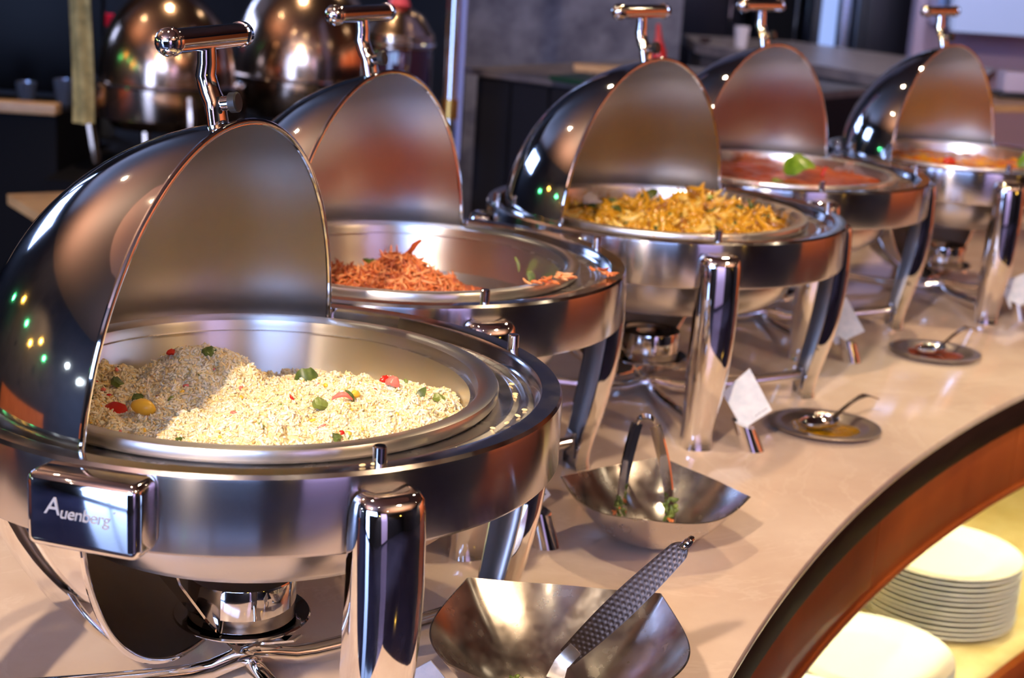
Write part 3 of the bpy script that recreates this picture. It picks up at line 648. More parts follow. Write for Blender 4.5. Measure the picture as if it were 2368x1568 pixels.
# yellow curried noodles
c2 = CH[2][0]
def hf_ye(x, y):
    z = H-.0305+0*x
    z = z+.028*gs(x, y, .05, .05, .09, .07)+.014*gs(x, y, .14, -.03, .05, .07)+.012*gs(x, y, -.08, .04, .06, .06)+.012*gs(x, y, .02, -.08, .1, .05)
    return z+.0075*vnoise(x, y, 25, 30)+.0045*vnoise(x, y, 26, 62)-.02*np.clip((np.sqrt(x*x+y*y)-.15)/.03, 0, 1)**2
ye_m = [mat('curry_yellow', rgb(206, 150, 36), .2, coat=.4), mat('curry_pale', rgb(222, 186, 92), .25, coat=.4), mat('curry_brown', rgb(150, 96, 26), .3, coat=.3), mat('curry_herb', rgb(74, 84, 24), .4)]
p, nn = mound(hf_ye, c2, 1500, rmax=.172, seed=31, depth=.005)
me = grains('yellow_noodles', p, nn, .040, .0105, ye_m, .85, 8, curve=.55, mats=[.62, .22, .10, .06], seed=32)
yn = obj('yellow_noodles', me); tag(yn, 'glossy yellow curried noodles with herbs in the middle dish', 'noodles', kind='stuff')
b_ = obj('sauce_bed', surface(hf_ye, c2, None, 'x', rmax=.182, drop=.004).mesh('sauce_bed', ye_m[0]), yn); b_['kind'] = 'stuff'
R3 = lambda *a, **k: put(*a, hf_ye, c2, **k)
R3('herb_sprig', chip(.034, .014, .002, .2, ye_m[3], 'herb', 41), -.018, .095, (60, -30, 20), 'dark herb clump behind the yellow noodles', 'herb', dz=.018)
R3('onion_piece', chip(.034, .024, .004, .2, mat('cooked_onion', rgb(214, 200, 180), .3), 'onion', 42), -.105, .03, (20, 5, 30), 'pale cooked onion piece at the left of the yellow noodles', 'onion', dz=.008)
R3('herb_sprig', chip(.016, .010, .002, .2, bleaf, 'herb', 43), .068, .058, (30, -10, 20), 'small bright green herb on top of the yellow noodles', 'herb', dz=.010)

# red curry with leaf
c3 = CH[3][0]
def hf_rd(x, y): return H-.018+.0016*vnoise(x, y, 35, 26)+.0010*vnoise(x, y, 36, 70)
rdm = mat('red_curry', rgb(178, 66, 18), .3); noise_col(rdm, rgb(120, 34, 8), rgb(196, 92, 22), 16, .3, .7)
o = obj('red_curry', surface(hf_rd, c3, None, 'x', rmax=.1862).mesh('red_curry', rdm)); tag(o, 'thin glossy red curry filling the dish with the green leaf', 'curry', kind='stuff')
put('curry_leaf', chip(.062, .046, .0012, .28, bleaf, 'leaf', 51), .035, .0, (28, -14, 25), 'bright green leaf floating on the red curry', 'leaf', hf_rd, c3, dz=.014)
put('herb_sprig', chip(.024, .018, .0012, .2, lgreen, 'herb', 52), -.015, -.088, (12, 6, 25), 'pale green leaf piece at the near rim of the red curry', 'leaf', hf_rd, c3, dz=.004)
put('chili_strip', chip(.022, .005, .002, .1, red_v, 'chili', 53), .085, .03, (30, -70, 25), 'red chili strip standing right of the green leaf', 'chili', hf_rd, c3, dz=.010)
# orange stew
c4 = CH[4][0]
def hf_st(x, y): return H-.022+.004*vnoise(x, y, 45, 24)+.003*vnoise(x, y, 46, 60)+.010*gs(x, y, -.05, 0, .08, .06)
stm = mat('orange_stew', rgb(206, 120, 30), .22, coat=.4); noise_col(stm, rgb(186, 70, 26), rgb(224, 166, 46), 18, .35, .65)
o = obj('orange_stew', surface(hf_st, c4, None, 'x', rmax=.1862).mesh('orange_stew', stm)); tag(o, 'lumpy orange and yellow stew in the farthest dish', 'stew', kind='stuff')
put('tomato_piece', bean(.030, .018, mat('tomato_red', rgb(200, 60, 36), .25), 'tomato', 61), -.035, -.06, (0, 10, 20), 'red tomato piece in the orange stew of the farthest dish', 'tomato', hf_st, c4, dz=.006)
put('herb_sprig', chip(.050, .030, .0015, .3, bleaf, 'herb', 62), .118, -.06, (40, -20, 25), 'green leaf in the farthest dish at the right photo edge', 'leaf', hf_st, c4, dz=.014)

# ------------------------------------------------------------------ square bowls
def sq_bowl(name, half, hgt, rotz, loc, label, sag=.012, foot=.35, m=hammer, dips=(0, 0, 0, 0)):
    """four-cornered bowl: pointed corners, bowed rims; corners at 0,90,180,270 deg"""
    nr, na = 22, 96; PO = []; PI2 = []
    def rad(a):
        t = (a % (PI/2))/(PI/2)*2-1; c = abs(t)   # 1 at corners, 0 mid side
        return half*(.895+.105*c**3.2)
    def zr(a):
        t = (a % (PI/2))/(PI/2)*2-1; return hgt*(.87+.13*abs(t)**2.0)
    for i in range(nr+1):
        q = i/nr; ro, ri = [], []
        for j in range(na):
            a = 2*PI*j/na; r = rad(a); rb = half*foot
            rr = rb*q*2 if q < .5 else None
            s = q
            x = s*(r*s+(1-s)*half*.9); zz = zr(a)*(s**2.1)*(1 if s > .0 else 0)
            zz = max(0, (s-.16)/.84)**1.9*zr(a)
            nx = .0016
            ro.append((x*math.cos(a), x*math.sin(a), zz)); ri.append((x*math.cos(a)*(1-.012*s), x*math.sin(a)*(1-.012*s), zz+.0018*(1-.6*s)))
        PO.append(ro); PI2.append(ri)
    g = G(); g.grid(PO, cv=True, flip=True); g.grid(PI2, cv=True); g.grid([PO[-1], PI2[-1]], cv=True, flip=True)
    o = obj(name, g.mesh(name, m, sharp=60), None, loc, (0, 0, R_(rotz))); return tag(o, label, 'bowl', 'square steel bowls on the counter')
sq_bowl('serving_bowl', .108, .066, -8, (.172, 1.672, .0003), 'square hammered steel bowl holding tongs on the marble')
sq_bowl('spoon_bowl', .128, .078, 42, (.058, 1.262, .0003), 'square steel bowl with the hammered-handle spoon, at bottom of the photo')
# tongs
tp = Vector((.160, 1.730, .126))
tg = empty('tongs', (0, 0, 0), label='steel serving tongs standing in the square bowl', cat='tongs')
fl, fr = Vector((.138, 1.700, .014)), Vector((.196, 1.690, .016))
def arm(p0, p1, bow):
    pts = [];
    for i in range(11):
        t = i/10; p = p0.lerp(p1, t); p = p+Vector((bow*math.sin(PI*t), 0, 0)); pts.append(p)
    return pts
a1 = arm(tp+Vector((-.009, 0, -.004)), fl, -.004); a2 = arm(tp+Vector((.012, 0, -.006)), fr, .004)
wA = [.015, .0155, .016, .0155, .015, .014, .013, .012, .013, .016, .014]
obj('arm', G().strap(a1, wA, .0030, (.80, .60, 0)).mesh('arm', chrome), tg); obj('arm', G().strap(a2, wA, .0030, (.72, -.70, 0)).mesh('arm', chrome), tg)
arcp = [tp+Vector((-.009+.021*(.5-.5*math.cos(PI*i/8)), 0, -.004+.010*math.sin(PI*i/8)-.002*i/8)) for i in range(9)]
obj('spring_bend', G().strap(arcp, .013, .0018, (0, 1, .1)).mesh('spring_bend', chrome), tg)
hb1 = grains('x', np.random.default_rng(5).normal(size=(16, 3))*np.array([.003, .003, .009]), np.tile([0, 0, 1.], (16, 1)), .010, .004, [green, lgreen, or_m[0]], .2, 5, .3, [.6, .25, .15], seed=6)
o = obj('herb_scraps', hb1, None, fl+Vector((-.002, -.004, .020))); tag(o, 'cooked herb scraps clinging to the left tong tip', 'food scraps', kind='stuff')
o = obj('herb_scraps', hb1, None, fr+Vector((-.004, -.006, .022)), (0, 0, 2)); o.scale = (1.3, 1.3, 1.4); tag(o, 'cooked herb scraps clinging to the right tong tip', 'food scraps', kind='stuff')
# spoon with hammered handle
sp = empty('serving_spoon', (0, 0, 0), label='steel serving spoon with hammered bronze-toned handle leaning in the bowl', cat='spoon')
J = Vector((.066, 1.262, .050)); E_ = Vector((.158, 1.243, .170))
hd = (E_-J).normalized(); side = hd.cross(Vector((.10, 1.25, -.55)).normalized())+Vector((0, 0, .15)); side = (side-hd*side.dot(hd)).normalized(); nrm = hd.cross(side)
if nrm.z < 0: nrm = -nrm
Lh = (E_-J).length; g = G(); P = []; Q = []
nL, nW = 120, 26
for i in range(nL+1):
    t = i/nL; wd = .0175+.0065*math.sin(PI*min(1, t*1.05)); p = J+hd*(Lh*t)+nrm*(.004*math.sin(PI*t)); row = []; row2 = []
    if t > .93: wd *= max(.25, 1-((t-.93)/.07)**2*.7)
    for j in range(nW+1):
        v = j/nW*2-1
        dz = 0.
        if .06 < t < .97 and abs(v) < .92:
            dz = -.0007*max(0, math.cos(t*Lh/.0058*2*PI+(PI if int((v+1)*2.5) % 2 else 0)))*max(0, math.cos(((v+1)*2.5 % 1-.5)*PI))
        row.append(p+side*(v*wd/2)+nrm*(dz+.0006*(v*v))); row2.append(p+side*(v*wd/2)-nrm*.0022)
    P.append(row); Q.append(row2)
g.grid(P, flip=True); g.grid(Q)
for a in (0, nW): g.grid([[P[i][a], Q[i][a]] for i in range(nL+1)], flip=(a != 0))
for i in (0, nL): g.grid([P[i], Q[i]], flip=(i == 0))
obj('handle', g.mesh('handle', hbronze, sharp=60), sp)
cc = E_-side*.0005+nrm*.0005
hook = [E_-hd*.004+nrm*0, E_+hd*.004+nrm*.001]+[E_+hd*(.004+.0055*math.sin(t))+nrm*(.006-.0055*math.cos(t))-Vector((.0, 0, 0)) for t in [PI*1.7*k/14 for k in range(1, 15)]]
obj('hook', G().tube(hook, [.0038]*2+[.0032-.0001*k for k in range(14)], 10).mesh('hook', chrome2), sp)
# spoon bowl: hidden mostly, oval ladle
g = G(); P = []; Q = []; cB = J-hd*.004+Vector((-.016, -.036, -.028))
dv = (cB-J).normalized()
for i in range(15):
    t = PI/2*i/14; P.append([(.032*math.sin(t)*math.cos(a), .040*math.sin(t)*math.sin(a), -.014*math.cos(t)) for a in [2*PI*k/32 for k in range(32)]])
    Q.append([(x*.97, y*.97, z+.0014) for x, y, z in P[-1]])
g.grid(P, cv=True); g.grid(Q, cv=True, flip=True); g.grid([P[-1], Q[-1]], cv=True)
bo = obj('spoon_bowl', g.mesh('spoon_bowl', hammer), sp, cB, (R_(12), R_(-6), R_(-20)))
obj('neck', G().strap([J+hd*.012, J+hd*.004, J-hd*.004+Vector((-.003, -.003, -.003)), J+Vector((-.010, -.012, -.016)), cB+Vector((.006, .022, -.003))], [.0130, .0135, .013, .016, .024], .003, side).mesh('neck', hammer), sp)
for k, (dx, dy, lb) in enumerate([(-.030, .020, 'cooked greens scraps on the spoon bowl rim side'), (.004, .004, 'green chive bit beside the spoon neck')]):
    o = obj('herb_scraps', hb1, None, (.052+dx, 1.232+dy, .026), (1.4, 0, k)); tag(o, lb, 'food scraps', kind='stuff')

# ------------------------------------------------------------------ oval sauce plates
def sauce_plate(c, rx, ry, rot, col, lab, rest, splab, spdir):
    g = G(); prof = [(.0001, .0025), (.55, .0025), (.68, .004), (.76, .0085), (.80, .0095), (.97, .0105), (1.0, .0098), (.985, .0075), (.80, .0070), (.70, .002), (.60, 0), (.0001, 0)]
    P = [[(rx*r*math.cos(a), ry*r*math.sin(a), z) for r, z in prof] for a in [2*PI*k/64 for k in range(64)]]
    g.grid(P, cu=True); o = obj('sauce_plate', g.mesh('sauce_plate', dark_in), None, (c[0], c[1], .0002), (0, 0, R_(rot))); tag(o, lab, 'plate', 'small oval steel plates for used spoons')
    sm = mat('sauce_residue', col, .2, coat=.5); noise_col(sm, col, tuple(x*.45 for x in col[:3])+(1,), 30)
    r = random.Random(int(c[0]*100)); P = []
    for i in range(8):
        q = i/7; P.append([(rx*.66*q*(math.cos(a))*(1+.16*math.sin(3*a+1)*q), ry*.62*q*math.sin(a)*(1+.2*math.sin(5*a)*q), .0028+.0016*(1-q**3)) for a in [2*PI*k/48 for k in range(48)]])
    s = obj('sauce', G().grid(P, cv=True, flip=True).mesh('sauce', sm), None, (c[0], c[1], .0002), (0, 0, R_(rot))); tag(s, rest, 'sauce', kind='stuff')
    # spoon
    d = Vector((math.cos(R_(spdir)), math.sin(R_(spdir)), 0)); sd = Vector((-d.y, d.x, 0)); b0 = Vector((c[0], c[1], 0))
    sp_ = empty('tasting_spoon', (0, 0, 0), label=splab, cat='spoon', group='spoons lying on the small oval plates')
    P, Q = [], []
    for i in range(10):
        t = PI/2*i/9; P.append([b0-d*.012+d*(.034*math.sin(t)*math.cos(a))+sd*(.022*math.sin(t)*math.sin(a))+Vector((0, 0, .0165-.010*math.cos(t))) for a in [2*PI*k/24 for k in range(24)]]); Q.append([v+Vector((0, 0, .0012)) for v in P[-1]])
    g = G().grid(P, cv=True); g.grid(Q, cv=True, flip=True); g.grid([P[-1], Q[-1]], cv=True); obj('spoon_bowl', g.mesh('spoon_bowl', chrome2), sp_)
    pts = [b0+d*(.018+.092*t)+Vector((0, 0, .0165+.026*math.sin(min(1, t*1.25)*PI/2)-.010*max(0, t-.7)/.3)) for t in [k/12 for k in range(13)]]
    obj('handle', G().strap(pts, [.009]+[.0065]*6+[.009, .010, .011, .011, .010, .008], .0022, sd).mesh('handle', lip_m), sp_)
sauce_plate((.454, 2.138), .080, .073, -12, rgb(176, 128, 20), 'oval steel plate with yellow sauce near the counter edge', 'yellow curry sauce left on the nearer oval plate', 'steel spoon with curved handle on the yellow sauce plate', 38)
sauce_plate((.728, 2.607), .078, .072, -12, rgb(150, 56, 16), 'oval steel plate with red sauce, farther along the counter', 'red sauce left on the farther oval plate', 'steel spoon lying on the red sauce plate', 38)

# ------------------------------------------------------------------ menu card holders
def card(base, top, corners, thick, label, ink=True):
    r = empty('menu_card_stand', (base[0], base[1], 0), label=label, cat='sign', group='small white dish cards on the counter')
    b = Vector((0, 0, .0)); t = Vector(top)-Vector(base)
    n = 24; rr = .0165; ax = t.normalized()
    u = Vector((1, 0, 0)); P = []
    # slanted cylinder cut level at the counter
    for z in (0.0002, t.z): P.append([Vector((t.x*z/t.z+rr*math.cos(a), t.y*z/t.z+rr*math.sin(a), z)) for a in [2*PI*k/n for k in range(n)]])
    for v in P[1]: v.z += (v.x-t.x)*-.35
    g = G().grid(P, cv=True, flip=True); g.add(P[1], [tuple(range(n))]); g.add(P[0], [tuple(reversed(range(n)))])
    obj('base', g.mesh('base', chrome), r)
    cs = [Vector(c)-Vector(base) for c in corners]; nn = (cs[1]-cs[0]).cross(cs[3]-cs[0]).normalized()
    if nn.y > 0: nn = -nn
    bm = bmesh.new(); vs = [bm.verts.new(c+nn*thick/2) for c in cs]+[bm.verts.new(c-nn*thick/2) for c in cs]
    for f in [(0, 1, 2, 3), (7, 6, 5, 4), (0, 4, 5, 1), (1, 5, 6, 2), (2, 6, 7, 3), (3, 7, 4, 0)]: bm.faces.new([vs[i] for i in f])
    bmesh.ops.recalc_face_normals(bm, faces=bm.faces); me = bpy.data.meshes.new('card'); bm.to_mesh(me); bm.free(); me.materials.append(cardm); obj('card', me, r)
    if ink:
        g = G(); e1 = cs[1]-cs[0]; e2 = cs[3]-cs[0]; rr_ = random.Random(3)
        for row, (v0, a, b_, h) in enumerate([(.78, .12, .55, .07), (.56, .3, .8, .03), (.46, .25, .7, .03), (.12, .5, .85, .04)]):
            x = a
            while x < b_:
                w_ = rr_.uniform(.03, .09)
                q = [cs[0]+e1*x_+e2*y_+nn*(thick/2+.0002) for x_, y_ in ((x, v0-.5*h), (x+w_, v0-.5*h), (x+w_, v0+.5*h), (x, v0+.5*h))]
                g.add(q, [(0, 1, 2, 3)]); x += w_+.02
        obj('printed_lines', g.mesh('printed_lines', inkm, smooth=False), r)
    return r
card((.336, 2.030, 0), (.322, 2.036, .034), [(.322, 2.035, .026), (.359, 2.035, .056), (.325, 2.050, .109), (.291, 2.050, .072)], .002, 'white card stand beside the front leg of the middle dish')
card((.571, 2.536, 0), (.560, 2.542, .036), [(.542, 2.54, .025), (.588, 2.54, .052), (.553, 2.553, .106), (.518, 2.553, .072)], .002, 'white card stand behind the right leg of the middle dish')
card((.974, 2.930, 0), (.964, 2.93, .030), [(.950, 2.93, .020), (1.01, 2.93, .045), (.985, 2.94, .095), (.927, 2.94, .066)], .002, 'white card stand cut by the right photo edge')
card((.052, 1.640, 0), (.040, 1.645, .042), [(.030, 1.642, .032), (.054, 1.642, .060), (.030, 1.655, .085), (.004, 1.655, .060)], .002, 'white card stand half hidden behind the right rim of the nearest dish')
card((-.040, 1.165, 0), (-.048, 1.170, .040), [(-.054, 1.16, .026), (-.018, 1.16, .052), (-.050, 1.165, .087), (-.086, 1.165, .062)], .002, 'white card tip poking up at the bottom edge left of the spoon bowl')

# ------------------------------------------------------------------ plates under the counter
g = G().lathe([(.0001, .0030), (.085, .0032), (.095, .0045), (.104, .0085), (.137, .0165), (.140, .0180), (.1402, .0166), (.139, .0150), (.104, .0055), (.092, .0004), (.086, 0), (.0001, 0)], 72); plate_me = g.mesh('dinner_plate', porc)
ORD = 'topmost second third fourth fifth sixth seventh eighth ninth tenth eleventh twelfth thirteenth'.split()
def stack(cx, cy, n, lab, grp, z0=-.4998, dz=.0093):
    for k in range(n):
        o = obj('dinner_plate', plate_me, None, (cx+.0012*math.sin(k*2.1), cy+.0012*math.cos(k*1.7), z0+dz*k))
        tag(o, lab[1] if k == n-1 else 'white dinner plate, %s from the top of the %s' % (ORD[n-1-k], lab[0]), 'plate', grp)
stack(.803, 2.650, 13, ('tall stack on the lit shelf', 'topmost white dinner plate of the tall stack on the lit shelf'), 'plates in the tall stack')
stack(.593, 2.292, 9, ('short middle stack', 'topmost white dinner plate of the short middle stack on the lit shelf'), 'plates in the short middle stack')
stack(.430, 2.020, 11, ('nearest stack', 'topmost white dinner plate of the nearest leftmost stack on the shelf'), 'plates in the nearest stack')

# ------------------------------------------------------------------ background
bronze = mat('bronze_mirror', (.62, .44, .32, 1), .17, 1)
tan = mat('tan_tabletop', rgb(196, 158, 112), .4); noise_col(tan, rgb(182, 142, 98), rgb(206, 170, 124), 8)
dkblue = mat('navy_black_panel', rgb(10, 10, 16), .7, 0, .12)
isl = empty('serving_island', (0, 0, 0), label='dark serving island with tan top carrying the closed round chafing dishes', cat='counter')
def quadslab(name, pts, z0, z1, m, par):
    g = G(); n = len(pts); g.add([(x, y, z1) for x, y in pts]+[(x, y, z0) for x, y in pts], [tuple(range(n)), tuple(reversed(range(n, 2*n)))]+[(i, (i+n), (i+1) % n+n, (i+1) % n) for i in range(n)])
    bm = bmesh.new(); me = g.mesh(name, m, smooth=False); bm.from_mesh(me); bmesh.ops.recalc_face_normals(bm, faces=bm.faces); bm.to_mesh(me); bm.free()
    return obj(name, me, par)
quadslab('island_top', [(-1.282, 3.85), (-1.08, 3.545), (-.80, 3.50), (-.55, 3.9), (-.75, 4.22)], -.075, -.05, tan, isl)
quadslab('island_front', [(-1.20, 3.84), (-1.04, 3.60), (-.82, 3.56), (-.60, 3.9), (-.80, 4.16)], FZ, -.0755, dkblue, isl)
quadslab('rear_counter', [(-1.39, 4.50), (-.185, 4.32), (-.20, 4.60), (-.30, 5.8), (-1.62, 5.8), (-1.62, 5.27), (-1.39, 5.27)], FZ, -.120, dkblue, isl)
def round_chafer(loc, r, lab, highl=1.):
    e = empty('closed_chafing_dish', loc, label=lab, cat='chafing dish')
    z = .262
    g = G().lathe([(r*1.10, z-.100), (r*1.11, z-.095), (r*1.11, z), (r*1.02, z+.008), (r*.6, z+.004), (.0001, z)], 64); obj('body', g.mesh('body', bronze), e)
    g = G().lathe([(r*math.cos(t), z+.008+r*1.36*math.sin(t)) for t in [PI/2*k/24*.9999 for k in range(25)]], 64); obj('lid', g.mesh('lid', bronze), e)
    obj('rim_band', rim_torus(r*1.11, .006, 64, 'z', z+.002).mesh('rim_band', chrome2), e)
    for a in (30, 120, 210, 300):
        g = G().tube([(r*1.10*math.cos(R_(a)), r*1.10*math.sin(R_(a)), z-.02), (r*1.16*math.cos(R_(a)), r*1.16*math.sin(R_(a)), z-.09), (r*1.05*math.cos(R_(a)), r*1.05*math.sin(R_(a)), .018)], .016, 10); obj('leg', g.mesh('leg', bronze), e)
    g = G().lathe([(.0001, z-.145), (r*.8, z-.135), (r*.9, z-.098)], 48); obj('water_pan', g.mesh('water_pan', bronze), e)
    g = G().tube([(0, -r*.25, z+r*1.18), (0, -r*.25, z+r*1.40), (0, -r*.02, z+r*1.46), (0, r*.2, z+r*1.40), (0, r*.2, z+r*1.18)], .011, 10); obj('handle', g.mesh('handle', dark_in), e)
round_chafer((-1.115, 4.86, -.1195), .21, 'closed bronze-tinted round chafing dish at the upper left of the photo')
round_chafer((-.755, 5.36, -.1195), .250, 'closed bronze-tinted round chafing dish behind the orange noodle lid')
# jar with red-topped lid and dark drink
jg = mat('dark_wine_glass', rgb(52, 22, 34), .06, 0, .5, coat=.6)
e = empty('drink_jar', (-.385, 4.62, -.02), label='big glass jar of dark red drink with bronze lid behind the handle', cat='jar')
obj('jar_body', G().lathe([(.0001, -.0995), (.095, -.0995), (.102, -.085), (.102, .32), (.095, .345)], 48).mesh('jar_body', jg), e)
obj('jar_lid', G().lathe([(.100, .33), (.106, .335), (.106, .372), (.098, .380), (.070, .425), (.03, .45), (.0001, .452)], 48).mesh('jar_lid', bronze), e)
obj('lid_band', rim_torus(.106, .006, 48, 'z', .345).mesh('lid_band', chrome2), e)
o = obj('marker_cone', G().lathe([(.0001, .10), (.012, .10), (.028, .01), (.034, 0), (.0001, 0)], 24).mesh('marker_cone', mat('pink_red_plastic', rgb(226, 84, 90), .4)), None, (-.385, 4.62, .4325)); tag(o, 'pink-red cone standing on the lid of the drink jar', 'cone')
# tall chrome post with glass edge
e = empty('sneeze_guard_post', (-.213, 4.41, -.02), label='tall chrome post with glass panel edge at the left of the grey wall', cat='post')
obj('post', G().lathe([(.0001, -.0995), (.022, -.0995), (.022, 1.2), (.0001, 1.2)], 24).mesh('post', chrome), e)
gm = mat('guard_glass_edge', rgb(150, 160, 220), .05, 0, .5, trans=.0, coat=.5)
obj('glass_panel', G().box((.028, .12, .62), (.010, .28, 1.15), .002).mesh('glass_panel', gm), e)
obj('collar', G().lathe([(.0225, .16), (.027, .16), (.027, .215), (.0225, .215)], 24).mesh('collar', mat('brass_collar', rgb(222, 176, 96), .25, 1)), e)
# grey plaster pier
slab('wall_pier', (.14, 7.0, .84), (1.0, .4, CZ-FZ), stucco)
# dark cabinet with slatted front, slanted top, going right
cabk = empty('dark_cabinet', (0, 0, 0), label='tall dark slatted cabinet behind the second and middle chafing dishes', cat='cabinet')
cm = mat('charcoal_laminate', rgb(28, 27, 34), .6, 0, .2); cm2 = mat('charcoal_top', rgb(92, 86, 92), .45); noise_col(cm2, rgb(78, 72, 78), rgb(108, 100, 104), 10)
pA, pB = Vector((-.185, 4.75)), Vector((.52, 4.20)); dd = (pB-pA); Lc = dd.length; dd.normalize(); nd = Vector((dd.y, -dd.x))
quadslab('worktop', [tuple(pA), tuple(pB), tuple(pB-nd*.9), tuple(pA-nd*.9)], .235, .255, cm2, cabk)
quadslab('carcass', [tuple(pA+dd*.02-nd*.03), tuple(pB-nd*.03), tuple(pB-nd*.85), tuple(pA+dd*.02-nd*.85)], FZ, .2345, cm, cabk)
for k in range(6):
    a = pA+dd*(.03+k*.145)-nd*.029; b = a+dd*.125
    quadslab('front_panel', [tuple(a), tuple(b), tuple(b+nd*.014), tuple(a+nd*.014)], FZ+.05, .225, cm, cabk)
o = quadslab('green_board', [(.06, 4.5), (.33, 4.22), (.42, 4.36), (.15, 4.66)], .2555, .268, mat('green_plastic', rgb(22, 62, 44), .4), None); tag(o, 'dark green chopping board on the dark cabinet', 'board')
o = quadslab('wooden_board', [(.14, 4.86), (.29, 4.86), (.29, 4.95), (.14, 4.95)], .2555, .272, tan, None); tag(o, 'tan wooden board on the dark cabinet beyond the green board', 'board')
# red bottle
o = obj('red_bottle', G().lathe([(.0001, 0), (.022, 0), (.024, .01), (.022, .09), (.010, .13), (.006, .17), (.0001, .172)], 24).mesh('red_bottle', mat('red_plastic', rgb(200, 30, 34), .35)), None, (.385, 4.62, .2555)); o.rotation_euler = (0, R_(-6), 0); tag(o, 'red squeeze bottle behind the middle dish handle', 'bottle')
# kitchen pass counter
kc = empty('kitchen_counter', (0, 0, 0), label='long grey-topped kitchen counter running behind the far dishes', cat='counter')
kt = mat('grey_stone_top', rgb(122, 110, 110), .35); noise_col(kt, rgb(104, 94, 96), rgb(140, 126, 124), 12)
kf = mat('grey_counter_front', rgb(84, 76, 80), .5); noise_col(kf, rgb(72, 66, 70), rgb(96, 86, 88), 7)
quadslab('counter_top', [(.70, 6.70), (1.25, 5.50), (1.48, 5.30), (1.85, 6.3), (1.2, 7.3), (.70, 7.3)], .205, .245, kt, kc)
quadslab('counter_front', [(.73, 6.73), (1.27, 5.54), (1.47, 5.36), (1.80, 6.3), (1.17, 7.25), (.73, 7.25)], FZ, .2045, kf, kc)
o = obj('paper_cup', G().lathe([(.0001, 0), (.024, 0), (.032, .085), (.030, .085), (.023, .003), (.0001, .003)], 24).mesh('paper_cup', mat('white_paper', rgb(214, 206, 214), .6)), None, (.875, 6.62, .2455)); tag(o, 'white paper cup on the grey kitchen counter', 'cup')
for k, (x, y, r, lb) in enumerate([(.74, 6.75, .03, 'small dark bowl left of the paper cup on the kitchen counter'), (1.52, 5.55, .05, 'pale bowl on the kitchen counter right of the fourth dish handle')]):
    o = obj('small_bowl', G().lathe([(.0001, 0), (r*.5, 0), (r, r*.7), (r*.95, r*.7), (r*.45, .004), (.0001, .004)], 24).mesh('small_bowl', [mat('dark_ceramic', rgb(60, 40, 44), .3), porc][k]), None, (x, y, .2455)); tag(o, lb, 'bowl')
# appliances behind
ap = mat('black_appliance', rgb(18, 18, 30), .3); ste = mat('steel_blue_sheen', (.55, .62, .78, 1), .25, 1)
def appliance(name, x, y, w_, d, z0, z1, lab, cat, m=ap, extra=None):
    e = empty(name, (x, y, z0), label=lab, cat=cat); obj('cabinet_body', G().box((0, d/2, (z1-z0)/2), (w_, d, z1-z0), .012).mesh('cabinet_body', m, sharp=30), e)
    obj('door', G().box((0, -.010, (z1-z0)/2), (w_*.86, .018, (z1-z0)*.9), .006).mesh('door', m), e)
    obj('door_handle', G().tube([(w_*.34, -.035, (z1-z0)*.3), (w_*.34, -.035, (z1-z0)*.7)], .010, 10).mesh('door_handle', chrome), e); return e
appliance('tall_fridge', .82, 8.3, .60, .6, FZ+.002, 1.9, 'dark tall fridge behind the kitchen counter, left of centre right', 'fridge')
appliance('oven_cabinet', 1.78, 7.6, .46, .6, FZ+.002, 1.7, 'black oven cabinet between the blue lit strip and the pale panel', 'oven')
appliance('tall_fridge', 1.24, 8.0, .22, .5, FZ+.002, 1.8, 'narrow dark cabinet with blue sheen left of the blue lit strip', 'cabinet', dkblue)
bl = mat('blue_lit_door', (0, 0, 0, 1), .2, emit=(.30, .42, .85, 1), es=.8)
e = empty('glass_door_cooler', (1.45, 7.7, FZ+.002), label='cooler with a narrow blue lit glass door behind the fourth dish', cat='cooler')
obj('cabinet_body', G().box((0, .2, 1.2), (.20, .38, 2.4), .01).mesh('cabinet_body', ap), e); obj('glass_door', G().box((-.02, -.0, 1.22), (.075, .02, 2.2), .004).mesh('glass_door', bl), e); obj('door_frame', G().box((.062, -.0, 1.22), (.045, .02, 2.2), .004).mesh('door_frame', ste), e)
# pale panel and hood at right
pal = mat('pale_lilac_panel', rgb(176, 158, 184), .5)
slab('trim_2', (2.02, 7.18, .64), (.62, .1, 3.1), pal)
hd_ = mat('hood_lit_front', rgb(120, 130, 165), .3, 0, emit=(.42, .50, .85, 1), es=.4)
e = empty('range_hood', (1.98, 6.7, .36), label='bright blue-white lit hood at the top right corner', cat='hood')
obj('hood_front', G().box((0, 0, .17), (.44, .06, .34), .006).mesh('hood_front', hd_), e); obj('hood_body', G().box((0, .22, .19), (.46, .36, .36), .01).mesh('hood_body', ste), e)
